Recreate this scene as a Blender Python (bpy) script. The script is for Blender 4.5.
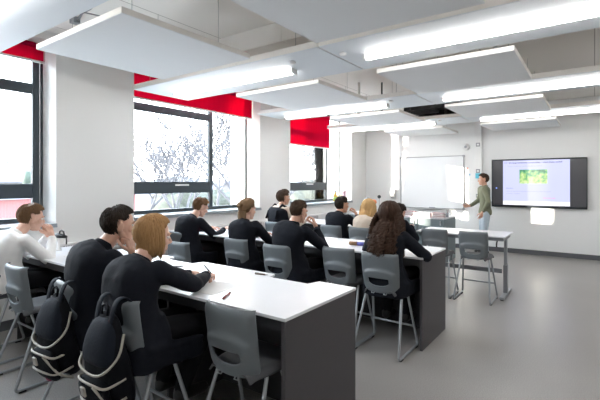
import bpy, bmesh, math, random
from mathutils import Vector, Matrix, noise
PI = math.pi
R = math.radians
S = bpy.context.scene
COL = S.collection
for o in list(bpy.data.objects):
    bpy.data.objects.remove(o)

# ------------------------------------------------------------------ camera, sky, sun, exposure
cam = bpy.data.objects.new('camera', bpy.data.cameras.new('camera'))
COL.objects.link(cam)
cam.location = (0, 0, 1.55)
cam.rotation_euler = (R(90), 0, R(35.7))
cam.data.sensor_width = 36
cam.data.lens = 36 * 410 / 600
cam.data.shift_y = -18 / 600
cam.data.clip_start = 0.02
cam.data.clip_end = 800
S.camera = cam

W = bpy.data.worlds.new('sky')
S.world = W
W.use_nodes = True
wn = W.node_tree.nodes
wl = W.node_tree.links
bg = wn['Background']
tc = wn.new('ShaderNodeTexCoord')
sp = wn.new('ShaderNodeSeparateXYZ')
rm = wn.new('ShaderNodeValToRGB')
wl.new(tc.outputs['Generated'], sp.inputs[0])
wl.new(sp.outputs['Z'], rm.inputs[0])
rm.color_ramp.elements[0].position = 0.0
rm.color_ramp.elements[0].color = (1.0, 0.985, 0.965, 1)
rm.color_ramp.elements[1].position = 0.6
rm.color_ramp.elements[1].color = (0.72, 0.84, 1.0, 1)
wl.new(rm.outputs[0], bg.inputs[0])
bg.inputs[1].default_value = 6.5

sun = bpy.data.objects.new('sun', bpy.data.lights.new('sun', 'SUN'))
COL.objects.link(sun)
sun.rotation_euler = Vector((1, 1.10, -0.168)).to_track_quat('-Z', 'Y').to_euler()
sun.data.energy = 11.0
sun.data.angle = R(0.35)
sun.data.color = (1.0, 0.90, 0.76)
for (y0, y1) in ((-0.37, 2.18), (3.16, 5.70), (6.62, 9.20)):
    l = bpy.data.lights.new('daylight', 'AREA')
    p = bpy.data.objects.new('daylight', l)
    COL.objects.link(p)
    l.shape = 'RECTANGLE'
    l.size = 2.1
    l.size_y = y1 - y0
    l.cycles.is_portal = True
    p.location = (-5.42, (y0 + y1) / 2, 2.1)
    p.rotation_euler = (0, R(-90), 0)
VS = S.view_settings
VS.view_transform = 'Standard'
VS.look = 'None'
VS.gamma = 1
VS.use_curve_mapping = False
VS.exposure = 1.45
TUBE = 9.5
S.cycles.max_bounces = 10
S.cycles.diffuse_bounces = 6
S.cycles.sample_clamp_indirect = 6

# ------------------------------------------------------------------ materials
def mat(name, col, rough=0.6, metal=0.0, var=0.0, scale=8.0, bump=0.0, bscale=40.0, emit=None, es=1.0, spec=0.5, sheen=0.0, stretch=None, coat=0.0):
    m = bpy.data.materials.new(name)
    m.use_nodes = True
    n = m.node_tree.nodes
    l = m.node_tree.links
    b = n['Principled BSDF']
    b.inputs['Base Color'].default_value = (*col, 1)
    b.inputs['Roughness'].default_value = rough
    b.inputs['Metallic'].default_value = metal
    b.inputs['Specular IOR Level'].default_value = spec
    b.inputs['Sheen Weight'].default_value = sheen
    b.inputs['Coat Weight'].default_value = coat
    t = n.new('ShaderNodeTexCoord')
    src = t.outputs['Object']
    if stretch:
        mp = n.new('ShaderNodeMapping')
        mp.inputs['Scale'].default_value = stretch
        l.new(src, mp.inputs[0])
        src = mp.outputs[0]
    nz = n.new('ShaderNodeTexNoise')
    nz.inputs['Scale'].default_value = scale
    nz.inputs['Detail'].default_value = 4
    l.new(src, nz.inputs['Vector'])
    mx = n.new('ShaderNodeMix')
    mx.data_type = 'RGBA'
    v = var if var else 0.03
    mx.inputs[6].default_value = (*[c * (1 - v) for c in col], 1)
    mx.inputs[7].default_value = (*[min(1, c * (1 + v)) for c in col], 1)
    l.new(nz.outputs['Fac'], mx.inputs[0])
    l.new(mx.outputs[2], b.inputs['Base Color'])
    if bump:
        nb = n.new('ShaderNodeTexNoise')
        nb.inputs['Scale'].default_value = bscale
        nb.inputs['Detail'].default_value = 5
        l.new(src, nb.inputs['Vector'])
        bm_ = n.new('ShaderNodeBump')
        bm_.inputs['Strength'].default_value = bump
        bm_.inputs['Distance'].default_value = 0.01
        l.new(nb.outputs['Fac'], bm_.inputs['Height'])
        l.new(bm_.outputs[0], b.inputs['Normal'])
    if emit:
        b.inputs['Emission Color'].default_value = (*emit, 1)
        b.inputs['Emission Strength'].default_value = es
    return m

def glass_mat():
    m = bpy.data.materials.new('window glass')
    m.use_nodes = True
    n = m.node_tree.nodes
    l = m.node_tree.links
    n.clear()
    out = n.new('ShaderNodeOutputMaterial')
    tr = n.new('ShaderNodeBsdfTransparent')
    tr.inputs[0].default_value = (0.96, 0.98, 0.98, 1)
    gl = n.new('ShaderNodeBsdfGlossy')
    gl.inputs['Roughness'].default_value = 0.02
    fr = n.new('ShaderNodeFresnel')
    fr.inputs[0].default_value = 1.2
    mx = n.new('ShaderNodeMixShader')
    l.new(fr.outputs[0], mx.inputs[0])
    l.new(tr.outputs[0], mx.inputs[1])
    l.new(gl.outputs[0], mx.inputs[2])
    l.new(mx.outputs[0], out.inputs[0])
    return m

def translucent_mat(name, col, tcol, fac):
    m = bpy.data.materials.new(name)
    m.use_nodes = True
    n = m.node_tree.nodes
    l = m.node_tree.links
    n.clear()
    out = n.new('ShaderNodeOutputMaterial')
    d = n.new('ShaderNodeBsdfDiffuse')
    t = n.new('ShaderNodeBsdfTranslucent')
    t.inputs[0].default_value = (*tcol, 1)
    mx = n.new('ShaderNodeMixShader')
    mx.inputs[0].default_value = fac
    wv = n.new('ShaderNodeTexWave')
    wv.bands_direction = 'Y'
    wv.inputs['Scale'].default_value = 3.0
    wv.inputs['Distortion'].default_value = 0.3
    tc_ = n.new('ShaderNodeTexCoord')
    l.new(tc_.outputs['Object'], wv.inputs['Vector'])
    cm = n.new('ShaderNodeMix')
    cm.data_type = 'RGBA'
    cm.inputs[6].default_value = (*[c * 0.93 for c in col], 1)
    cm.inputs[7].default_value = (*col, 1)
    l.new(wv.outputs['Fac'], cm.inputs[0])
    l.new(cm.outputs[2], d.inputs[0])
    l.new(d.outputs[0], mx.inputs[1])
    l.new(t.outputs[0], mx.inputs[2])
    l.new(mx.outputs[0], out.inputs[0])
    return m

def brick_mat(name, c1, c2, mortar, w, h, ms, rough=0.7, off=0.5, rot=None, msm=0.0):
    m = bpy.data.materials.new(name)
    m.use_nodes = True
    n = m.node_tree.nodes
    l = m.node_tree.links
    b = n['Principled BSDF']
    b.inputs['Roughness'].default_value = rough
    t = n.new('ShaderNodeTexCoord')
    mp = n.new('ShaderNodeMapping')
    if rot:
        mp.inputs['Rotation'].default_value = rot
    br = n.new('ShaderNodeTexBrick')
    br.offset = off
    br.inputs['Color1'].default_value = (*c1, 1)
    br.inputs['Color2'].default_value = (*c2, 1)
    br.inputs['Mortar'].default_value = (*mortar, 1)
    br.inputs['Scale'].default_value = 1
    br.inputs['Mortar Size'].default_value = ms
    br.inputs['Mortar Smooth'].default_value = msm
    br.inputs['Brick Width'].default_value = w
    br.inputs['Row Height'].default_value = h
    l.new(t.outputs['Object'], mp.inputs[0])
    l.new(mp.outputs[0], br.inputs[0])
    l.new(br.outputs[0], b.inputs['Base Color'])
    return m

def floor_mat():
    m = mat('grey speckled vinyl', (0.315, 0.300, 0.285), 0.30, var=0.10, scale=1.2, spec=0.45)
    n = m.node_tree.nodes
    l = m.node_tree.links
    b = n['Principled BSDF']
    src = b.inputs['Base Color'].links[0].from_socket
    v = n.new('ShaderNodeTexNoise')
    v.inputs['Scale'].default_value = 130
    v.inputs['Detail'].default_value = 2
    r = n.new('ShaderNodeValToRGB')
    r.color_ramp.elements[0].position = 0.35
    r.color_ramp.elements[0].color = (0.78, 0.78, 0.78, 1)
    r.color_ramp.elements[1].position = 0.65
    r.color_ramp.elements[1].color = (1.12, 1.12, 1.12, 1)
    mx = n.new('ShaderNodeMix')
    mx.data_type = 'RGBA'
    mx.blend_type = 'MULTIPLY'
    mx.inputs[0].default_value = 1
    t = [q for q in n if q.bl_idname == 'ShaderNodeTexCoord'][0]
    l.new(t.outputs['Object'], v.inputs['Vector'])
    l.new(v.outputs['Fac'], r.inputs[0])
    l.new(src, mx.inputs[6])
    l.new(r.outputs[0], mx.inputs[7])
    l.new(mx.outputs[2], b.inputs['Base Color'])
    return m

M = {}
M['wall'] = mat('white painted plaster', (0.80, 0.80, 0.79), 0.75, var=0.015, scale=3, bump=0.03, bscale=120)
M['frontwall'] = mat('white front wall board', (0.80, 0.81, 0.81), 0.40, var=0.01, scale=2)
M['floor'] = floor_mat()
M['ceil'] = brick_mat('ceiling planks', (0.86, 0.83, 0.79), (0.84, 0.81, 0.77), (0.45, 0.42, 0.39), 1.2, 40.0, 0.006, 0.8, 0.0)
M['raft'] = mat('white acoustic raft', (0.78, 0.79, 0.80), 0.85, var=0.01, scale=5, bump=0.04, bscale=200)
M['raftedge'] = mat('raft edge', (0.80, 0.77, 0.73), 0.7)
M['panel'] = mat('pale metal panel', (0.68, 0.72, 0.76), 0.55, var=0.02, scale=2, spec=0.25)
M['tube'] = mat('lit diffuser', (0.9, 0.9, 0.9), 0.5, emit=(1.0, 0.975, 0.94), es=TUBE)
M['white'] = mat('white plastic', (0.80, 0.80, 0.80), 0.45)
M['anth'] = mat('anthracite window frame', (0.040, 0.055, 0.068), 0.38, var=0.05)
M['sill'] = mat('grey window sill', (0.30, 0.34, 0.37), 0.4)
M['glass'] = glass_mat()
M['red'] = translucent_mat('crimson blind fabric', (0.50, 0.008, 0.06), (0.62, 0.012, 0.075), 0.45)
M['infill'] = translucent_mat('white infill panel', (0.85, 0.86, 0.86), (0.9, 0.9, 0.88), 0.6)
M['film'] = translucent_mat('frosted glass film', (0.85, 0.86, 0.86), (0.9, 0.9, 0.88), 0.6)
_n = M['film'].node_tree.nodes
_l = M['film'].node_tree.links
_o = [q for q in _n if q.bl_idname == 'ShaderNodeOutputMaterial'][0]
_s = _o.inputs[0].links[0].from_socket
_t = _n.new('ShaderNodeBsdfTransparent')
_m = _n.new('ShaderNodeMixShader')
_m.inputs[0].default_value = .5
_l.new(_s, _m.inputs[1])
_l.new(_t.outputs[0], _m.inputs[2])
_l.new(_m.outputs[0], _o.inputs[0])
M['dark'] = mat('black', (0.012, 0.012, 0.014), 0.5)
M['wire'] = mat('steel wire', (0.35, 0.35, 0.35), 0.4, 0.8)
M['skirt'] = mat('dark grey skirting', (0.10, 0.105, 0.115), 0.5)
M['top'] = mat('pale laminate worktop', (0.74, 0.75, 0.78), 0.30, var=0.015, scale=6, spec=0.5)
M['char'] = mat('charcoal board', (0.060, 0.055, 0.060), 0.5, var=0.05, scale=60)
M['under'] = mat('dark board', (0.03, 0.03, 0.034), 0.6)
M['shell'] = mat('slate grey plastic', (0.135, 0.152, 0.164), 0.42, var=0.03, bump=0.05, bscale=260, spec=0.45)
M['seatm'] = mat('dark slate seat plastic', (0.085, 0.088, 0.095), 0.5, var=0.03, bump=0.05, bscale=260)
M['leg'] = mat('grey powder coated tube', (0.36, 0.38, 0.40), 0.35, 0.35)
M['glide'] = mat('black rubber glide', (0.02, 0.02, 0.02), 0.7)
M['grey'] = mat('grey blue cabinet front', (0.16, 0.20, 0.215), 0.5, var=0.03)
M['steel'] = mat('brushed steel', (0.55, 0.56, 0.57), 0.3, 0.9, var=0.04, scale=30)
M['wboard'] = mat('glossy whiteboard', (0.84, 0.86, 0.88), 0.12, var=0.005)
M['boardframe'] = mat('grey aluminium trim', (0.30, 0.31, 0.33), 0.35, 0.6)
M['skin'] = mat('skin', (0.60, 0.34, 0.24), 0.5, var=0.06, scale=30)
M['skin2'] = mat('pale skin', (0.66, 0.40, 0.30), 0.5, var=0.06, scale=30)
M['eye'] = mat('eye white', (0.75, 0.73, 0.70), 0.2)
M['navy'] = mat('navy black wool', (0.0065, 0.008, 0.0135), 0.85, var=0.15, scale=40, bump=0.35, bscale=30, spec=0.22, sheen=0.0)
M['black'] = mat('black cloth', (0.008, 0.008, 0.010), 0.85, var=0.1, scale=40, bump=0.2, bscale=40, spec=0.2)
M['shirt'] = mat('white cotton', (0.78, 0.77, 0.76), 0.8, var=0.03, bump=0.4, bscale=18)
M['beige'] = mat('beige knit', (0.55, 0.46, 0.38), 0.9, var=0.08, bump=0.4, bscale=60)
M['shoe'] = mat('black leather', (0.012, 0.011, 0.011), 0.35)
def hairmat(name, c):
    return mat(name, c, 0.6, var=0.30, scale=30, stretch=(3, 3, 0.6), spec=0.2)
M['h_sandy'] = hairmat('light brown hair', (0.135, 0.072, 0.034))
M['h_dark'] = hairmat('dark brown hair', (0.022, 0.014, 0.010))
M['h_blond'] = hairmat('honey blond hair', (0.36, 0.20, 0.085))
M['h_mid'] = hairmat('brown hair', (0.060, 0.034, 0.020))
M['h_curl'] = hairmat('chestnut curls', (0.045, 0.022, 0.013))
M['h_gold'] = hairmat('pale gold hair', (0.60, 0.38, 0.17))
M['h_ash'] = hairmat('dark blond hair', (0.19, 0.115, 0.06))

# ------------------------------------------------------------------ mesh helpers
class MB:
    def __init__(s):
        s.v = []
        s.f = []
        s.mi = []
    def add(s, vs, fs, mi=0):
        b = len(s.v)
        s.v += [tuple(v) for v in vs]
        s.f += [tuple(i + b for i in f) for f in fs]
        s.mi += [mi] * len(fs)
        return s
    def join(s, o, mtx=None, mi=None):
        vs = [mtx @ Vector(v) for v in o.v] if mtx else o.v
        b = len(s.v)
        s.v += [tuple(v) for v in vs]
        s.f += [tuple(i + b for i in f) for f in o.f]
        s.mi += o.mi if mi is None else [mi] * len(o.f)
        return s
    def box(s, x0, y0, z0, x1, y1, z1, mi=0):
        vs = [(x, y, z) for z in (z0, z1) for y in (y0, y1) for x in (x0, x1)]
        return s.add(vs, [(0, 2, 3, 1), (4, 5, 7, 6), (0, 1, 5, 4), (2, 6, 7, 3), (0, 4, 6, 2), (1, 3, 7, 5)], mi)
    def loft(s, rings, cap=True, mi=0):
        n = len(rings[0])
        vs = [p for r in rings for p in r]
        fs = []
        for i in range(len(rings) - 1):
            for j in range(n):
                a, b = i * n + j, i * n + (j + 1) % n
                fs.append((a, b, b + n, a + n))
        if cap:
            fs.append(tuple(range(n - 1, -1, -1)))
            fs.append(tuple(range((len(rings) - 1) * n, len(rings) * n)))
        return s.add(vs, fs, mi)
    def tube(s, pts, r, n=8, mi=0, cap=True):
        pts = [Vector(p) for p in pts]
        rings = []
        nrm = None
        for i, p in enumerate(pts):
            t = (pts[min(i + 1, len(pts) - 1)] - pts[max(i - 1, 0)])
            if t.length < 1e-9:
                t = Vector((0, 0, 1))
            t.normalize()
            if nrm is None:
                nrm = t.cross(Vector((0.13, 0.31, 0.94)))
                if nrm.length < 0.05:
                    nrm = t.cross(Vector((1, 0, 0)))
            nrm = (nrm - t * nrm.dot(t)).normalized()
            bn = t.cross(nrm)
            rr = r[i] if isinstance(r, (list, tuple)) else r
            rings.append([p + (nrm * math.cos(2 * PI * j / n) + bn * math.sin(2 * PI * j / n)) * rr for j in range(n)])
        return s.loft(rings, cap, mi)
    def capsule(s, a, b, r1, r2, n=12, mi=0):
        a = Vector(a)
        b = Vector(b)
        d = (b - a)
        L = d.length
        d = d / L if L > 1e-6 else Vector((0, 0, 1))
        pts = []
        rs = []
        for k in (85, 60, 30):
            pts.append(a - d * r1 * math.sin(R(k)))
            rs.append(r1 * math.cos(R(k)))
        pts += [a, b]
        rs += [r1, r2]
        for k in (30, 60, 85):
            pts.append(b + d * r2 * math.sin(R(k)))
            rs.append(r2 * math.cos(R(k)))
        return s.tube(pts, rs, n, mi)
    def ell(s, c, r, n=16, m=10, rot=None, mi=0):
        rings = []
        for i in range(m + 1):
            th = 0.02 + (PI - 0.04) * i / m
            ring = []
            for j in range(n):
                ph = 2 * PI * j / n
                p = Vector((r[0] * math.sin(th) * math.cos(ph), r[1] * math.sin(th) * math.sin(ph), -r[2] * math.cos(th)))
                if rot:
                    p = rot @ p
                ring.append(p + Vector(c))
            rings.append(ring)
        return s.loft(rings, True, mi)
    def prism(s, poly, z0, z1, mi=0):
        n = len(poly)
        vs = [(x, y, z0) for x, y in poly] + [(x, y, z1) for x, y in poly]
        fs = [(j, (j + 1) % n, n + (j + 1) % n, n + j) for j in range(n)]
        fs += [tuple(range(n - 1, -1, -1)), tuple(range(n, 2 * n))]
        return s.add(vs, fs, mi)
    def lathe(s, prof, c=(0, 0, 0), n=20, mi=0):
        rings = [[(c[0] + r * math.cos(2 * PI * j / n), c[1] + r * math.sin(2 * PI * j / n), c[2] + z) for j in range(n)] for r, z in prof]
        return s.loft(rings, True, mi)
    def mesh(s, name):
        me = bpy.data.meshes.new(name)
        me.from_pydata(s.v, [], s.f)
        me.polygons.foreach_set('material_index', s.mi)
        me.update()
        return me
    def build(s, name, mats, parent=None, smooth=False, bevel=0, loc=None, mods=()):
        me = s.mesh(name)
        return obj(name, me, mats, parent, smooth, bevel, loc, mods)

def obj(name, me, mats, parent=None, smooth=False, bevel=0, loc=None, mods=()):
    o = bpy.data.objects.new(name, me)
    COL.objects.link(o)
    for m in (mats if isinstance(mats, (list, tuple)) else [mats]):
        me.materials.append(m)
    if parent:
        o.parent = parent
    if loc:
        o.location = loc
    if smooth:
        me.polygons.foreach_set('use_smooth', [True] * len(me.polygons))
    if bevel:
        b = o.modifiers.new('bevel', 'BEVEL')
        b.width = bevel
        b.segments = 2
        b.limit_method = 'ANGLE'
        b.angle_limit = R(40)
    for kind, kw in mods:
        md = o.modifiers.new(kind.lower(), kind)
        for k, v in kw.items():
            setattr(md, k, v)
    return o

def bake(mb, mods, name='m'):
    """mesh of mb with modifiers applied"""
    me = mb.mesh(name)
    o = bpy.data.objects.new('tmp', me)
    COL.objects.link(o)
    for kind, kw in mods:
        md = o.modifiers.new(kind.lower(), kind)
        for k, v in kw.items():
            setattr(md, k, v)
    dg = bpy.context.evaluated_depsgraph_get()
    r = bpy.data.meshes.new_from_object(o.evaluated_get(dg))
    bpy.data.objects.remove(o)
    bpy.data.meshes.remove(me)
    r.name = name
    return r

def mesh_to_mb(me, mb, mi=0):
    mb.add([v.co[:] for v in me.vertices], [tuple(p.vertices) for p in me.polygons], mi)

def fused(mb, voxel, smooth=4, fac=0.5, name='m'):
    return bake(mb, [('REMESH', dict(mode='VOXEL', voxel_size=voxel, use_smooth_shade=True)),
                     ('SMOOTH', dict(factor=fac, iterations=smooth))], name)

def thing(name, label, cat, loc=(0, 0, 0), rz=0.0, group=None):
    o = bpy.data.objects.new(name, None)
    COL.objects.link(o)
    o.location = loc
    o.rotation_euler = (0, 0, rz)
    o.empty_display_size = 0.1
    return tag(o, label, cat, group)

def tag(o, label, cat, group=None):
    o['label'] = label
    o['category'] = cat
    if group:
        o['group'] = group
    return o

def struct(o, label=None):
    o['kind'] = 'structure'
    if label:
        o['label'] = label
    return o

def dup(root, loc, rz=0.0, label=None, group=None):
    r = root.copy()
    COL.objects.link(r)
    r.location = loc
    r.rotation_euler = (0, 0, rz)
    if label:
        r['label'] = label
    if group:
        r['group'] = group
    for ch in list(root.children):
        c = ch.copy()
        COL.objects.link(c)
        c.parent = r
        for g in list(ch.children):
            d = g.copy()
            COL.objects.link(d)
            d.parent = c
    return r

# ------------------------------------------------------------------ room shell
XW, YF, YB, XR, HC = -5.0, 10.0, -2.4, 3.5, 3.25
SILL, HEAD = 1.08, 3.15
WIN = [(-0.37, 2.18), (3.156, 5.70), (6.62, 9.20)]
struct(MB().box(-5.5, YB - .15, -.15, XR + .15, YF + .15, 0).build('floor', M['floor']))
struct(MB().box(-5.5, YB - .15, HC, XR + .15, YF + .15, HC + .2).build('ceiling', M['ceil']))
w = MB()
ys = [YB] + [y for ab in WIN for y in ab] + [YF]
for i in range(0, len(ys), 2):
    w.box(XW - .45, ys[i], 0, XW, ys[i + 1], HC)
for a, b in WIN:
    w.box(XW - .45, a, 0, XW, b, SILL - .03)
    w.box(XW - .45, a, HEAD, XW, b, HC)
struct(w.build('wall_left', M['wall']))
struct(MB().box(-5.5, YF, 0, XR + .15, YF + .15, HC).build('wall_front', M['frontwall']))
struct(MB().box(-5.5, YB - .15, 0, XR + .15, YB, HC).build('wall_back', M['wall']))
struct(MB().box(XR, YB, 0, XR + .15, YF, HC).build('wall_right', M['wall']))
struct(MB().box(XW, YF - .012, 0, XR, YF, .10).build('baseboard_front', M['skirt']))
struct(MB().box(XW, YB, 0, XW + .012, YF - .012, .10).build('baseboard_left', M['skirt']))

# windows -----------------------------------------------------------
FX0, FX1 = -5.385, -5.335
def window(idx, y0, y1, mull, infill, transoms):
    root = bpy.data.objects.new('window_%d' % idx, None)
    COL.objects.link(root)
    struct(root)
    f = MB()
    f.box(FX0, y0, HEAD - .06, FX1, y1, HEAD)
    f.box(FX0, y0, SILL, FX1, y1, SILL + .055)
    f.box(FX0, y0, SILL, FX1, y0 + .05, HEAD)
    f.box(FX0, y1 - .03, SILL, FX1, y1, HEAD)
    f.build('window_frame', M['anth'], root, bevel=.006)
    cuts = [SILL + .055]
    for (z0, z1) in transoms:
        MB().box(FX0, y0 + .05, z0, FX1 + .012, mull, z1).build('transom', M['anth'], root, bevel=.008)
        cuts += [z0, z1]
    cuts.append(HEAD - .06)
    MB().box(FX0, mull, SILL + .055, FX1 + .012, mull + .075, HEAD - .06).build('mullion', M['anth'], root, bevel=.008)
    h = MB().box(FX1 + .012, (y0 + mull) / 2 + .1, 1.49, FX1 + .03, (y0 + mull) / 2 + .36, 1.515)
    h.build('window_handle', M['white'], root, bevel=.004)
    for i in range(0, len(cuts), 2):
        MB().box(-5.365, y0 + .05, cuts[i], -5.355, mull, cuts[i + 1]).build('glass_pane', M['glass'], root)
    e = mull + .075
    if infill is not None:
        if infill > e + .05:
            MB().box(-5.365, e, SILL + .055, -5.355, infill, HEAD - .06).build('glass_pane', M['glass'], root)
            MB().box(FX0, infill, SILL + .055, FX1, infill + .02, HEAD - .06).build('slim_mullion', M['white'], root)
            e = infill + .02
        MB().box(-5.37, e, SILL + .055, -5.35, y1 - .03, HEAD - .06).build('infill_panel', M['film' if idx == 3 else 'infill'], root)
    s = MB().box(FX1, y0, SILL - .03, XW + .035, y1, SILL)
    s.box(XW + .0, y0 - .0, SILL - .045, XW + .04, y1 + .0, SILL - .03)
    s.build('window_sill', M['sill'], root, bevel=.006)
    return root
window(1, *WIN[0], 2.065, None, [(1.36, 1.53), (2.58, 2.70)])
window(2, *WIN[1], 4.77, 5.33, [(1.375, 1.555), (2.585, 2.70)])
window(3, *WIN[2], 8.49, 8.5, [(1.36, 1.54), (2.585, 2.70)])

def blind(y0, y1, z0, label):
    t = thing('roller_blind', label, 'blind', (-5.19, (y0 + y1) / 2, z0), 0, 'red roller blinds in the windows')
    hy = (y1 - y0) / 2
    H = HEAD - z0
    MB().box(-.004, -hy, .0, .004, hy, H - .04).build('blind_fabric', M['red'], t)
    MB().box(-.010, -hy, -.022, .012, hy, .004).build('bottom_bar', M['white'], t, bevel=.004)
    c = MB()
    c.tube([(0, -hy, H - .035), (0, hy, H - .035)], .03, 14)
    c.build('roller', M['red'], t, True)
    ch = MB()
    ch.tube([(.03, hy - .02, H - .04), (.03, hy - .02, -.5 if z0 > 2.6 else -.2)], .003, 5)
    ch.build('pull_chain', M['white'], t)
blind(-.33, 2.14, 2.94, 'red roller blind raised highest, at the window on the far left')
blind(3.19, 5.68, 2.735, 'wide red roller blind raised high over the middle window')
blind(6.66, 8.44, 2.36, 'red roller blind pulled lowest, at the window furthest from the camera')

# wall services
t = thing('wall_heater', 'long white grilled heater trunking along the wall under the windows', 'heater', (XW, 0, .72))
MB().box(0.0, -1.0, 0, .09, 9.1, .125).build('casing', M['white'], t, bevel=.006)
g = MB()
for k in range(0, 380):
    y = -0.9 + k * .026
    if y < 9.0 and (k // 12) % 2 == 0:
        g.box(.088, y, .03, .0925, y + .012, .10)
g.build('grille', M['boardframe'], t)

# ------------------------------------------------------------------ ceiling rafts and light panels
ZB = 2.72
ORD = ['nearest', 'second', 'third', 'furthest']
BY = [(.57, 1.43), (2.98, 3.85), (5.34, 6.21), (7.62, 8.49)]
BX = [(-4.75, -1.955), (-1.945, .85)]
BL = [['pale light panel at the upper left corner, nearest the camera on the window side',
       'pale light panel at the top edge, nearest the camera over the right side'],
      ['pale light panel ending over the middle window, carrying a short lit tube',
       'pale light panel carrying the big lit tube across the upper right'],
      ['pale light panel on the window side, third row from the camera',
       'pale light panel on the right, third row, above the wall screen'],
      ['pale light panel on the window side, last row before the whiteboard wall',
       'pale light panel on the right, last row, just above the wall screen']]
LL = [['lit tube light at the top left corner of the room', 'lit tube light nearest the camera over the right benches'],
      ['lit tube light in front of the middle red blind', 'largest lit tube light, across the upper right'],
      ['lit tube light just left of the ceiling vent, third panel row', 'lit tube light on the right, second brightest below the largest one'],
      ['thin lit tube light over the whiteboard, last panel row', 'thin lit tube light directly above the wall screen, lowest on the right']]
for i, (y0, y1) in enumerate(BY):
    for j, (x0, x1) in enumerate(BX):
        if i == 0 and j == 1:
            x1 = .85
        t = thing('light_panel', BL[i][j], 'ceiling panel', ((x0 + x1) / 2, (y0 + y1) / 2, ZB), 0, 'long suspended light panels')
        hx, hy = (x1 - x0) / 2, (y1 - y0) / 2
        MB().box(-hx, -hy, .006, hx, hy, .062).build('panel_body', M['raftedge'], t, bevel=.003)
        MB().box(-hx + .004, -hy + .004, 0, hx - .004, hy - .004, .0055).build('panel_underside', M['panel'], t)
        for sx in (-.8, .8):
            for sy in (-1, 1):
                MB().tube([(sx * hx, sy * (hy - .06), .062), (sx * hx, sy * (hy - .06), HC - ZB - .001)], .0025, 5).build('suspension_wire', M['wire'], t)
        lx0, lx1 = ((-4.44, -2.52), (-1.70, .60))[j]
        ly = (y0 + y1) / 2 - .01
        L = thing('tube_light', LL[i][j], 'ceiling light', ((lx0 + lx1) / 2, ly, ZB - .001), 0, 'lit tube lights under the panels')
        h = (lx1 - lx0) / 2
        MB().box(-h, -.030, -.014, h, .030, 0).build('housing', M['white'], L, bevel=.003)
        pr = []
        for x in (-h + .012, h - .012):
            pr.append([(x, .036 * math.cos(a), -.0145 + .040 * -math.sin(a)) for a in [PI * k / 10 for k in range(11)]])
        MB().loft(pr).build('diffuser', M['tube'], L, True)
        for sx in (-1, 1):
            MB().box(sx * h - .012, -.045, -.056, sx * h + .012, .045, -.0).build('end_cap', M['white'], L, bevel=.006)
        if j == 0 or i == 1:
            s = MB().lathe([(.02, 0), (.035, -.01), (.03, -.022), (.012, -.03)], (-.1 if j == 0 else .0, 0, 0), 16)
            q = s.build('motion_sensor', M['white'], None, True, loc=(x1 - .32 if j == 0 else x0 + .1, y0 + .2 if j == 0 else y0 + .25, ZB))
            tag(q, ['small round sensor under the window-side panel in the top corner', 'small round sensor near the tip of the short lit tube', 'small round sensor on the third panel row, left of the vent', 'small round sensor on the last window-side panel'][i] if j == 0 else 'small round sensor left of the largest lit tube', 'sensor', 'ceiling sensors')
ZR = 2.66
RX = [(-3.80, -2.52), (-1.81, -.55)]
RY = [(1.50, 2.74), (3.86, 5.08), (6.20, 7.42), (8.50, 9.68)]
RL = [['large white ceiling raft tilted into view at the upper left, nearest the windows',
       'large white ceiling raft at the top centre, nearest the camera'],
      ['white ceiling raft over the middle window, second row', 'white ceiling raft right of centre, below the largest lit tube'],
      ['white ceiling raft third row, left of the dark vent', 'white ceiling raft third row, right of the dark vent'],
      ['white ceiling raft above the whiteboard, last row', 'white ceiling raft above the wall screen, last row']]
for i, (y0, y1) in enumerate(RY):
    for j, (x0, x1) in enumerate(RX):
        hx, hy = (x1 - x0) / 2, (y1 - y0) / 2
        t = thing('ceiling_raft', RL[i][j], 'ceiling panel', ((x0 + x1) / 2, (y0 + y1) / 2, ZR), 0, 'square suspended ceiling rafts')
        MB().box(-hx, -hy, .004, hx, hy, .045).build('raft_edge', M['raftedge'], t, bevel=.003)
        MB().box(-hx + .002, -hy + .002, 0, hx - .002, hy - .002, .0035).build('raft_underside', M['raft'], t)
        for sx in (-1, 1):
            for sy in (-1, 1):
                MB().tube([(sx * (hx - .2), sy * (hy - .2), .045), (sx * (hx - .2), sy * (hy - .2), HC - ZR - .001)], .002, 5).build('suspension_wire', M['wire'], t)
# cable bundle, pipe, vent
t = thing('cable_bundle', 'dark cables crossed in an X under the ceiling at the upper left', 'cable', (-4.05, 2.05, HC))
c = MB()
c.tube([(-.28, .05, -.03), (-.1, .0, -.02), (.05, 0, -.015), (.34, -.05, -.005)], .012, 6)
c.build('grey_cable', M['boardframe'], t, True)
c = MB()
c.tube([(-.10, -.3, -.02), (-.05, -.06, -.03), (.0, .1, -.03), (.04, .34, -.02)], .007, 6)
c.build('thin_cable', M['wire'], t, True)
c = MB().box(-.36, .0, -.06, -.27, .07, -.0)
c.build('junction_box', M['boardframe'], t, bevel=.004)
t = thing('ceiling_duct', 'long pale boxed duct across the ceiling behind the top rafts', 'duct', (-3.6, 3.55, HC - .22))
MB().box(-1.35, -.16, 0, 3.2, .16, .22).build('duct_body', M['raftedge'], t, bevel=.01)
g = MB()
for k in range(4):
    g.box(-1.3 + k * 1.1, -.165, -.004, -1.27 + k * 1.1, .165, .22)
g.build('duct_joint', M['raftedge'], t)
t = thing('ceiling_vent', 'dark louvred vent open in the ceiling between rafts', 'vent', (-2.72, 8.8, 3.0))
f = MB()
f.box(-.45, -.75, .0, -.41, .75, .24)
f.box(.41, -.75, .0, .45, .75, .24)
f.box(-.41, -.75, .0, .41, -.71, .24)
f.box(-.41, .71, .0, .41, .75, .24)
f.box(-.41, -.71, .2, .41, .71, .24)
f.build('vent_body', M['dark'], t)
g = MB()
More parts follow.
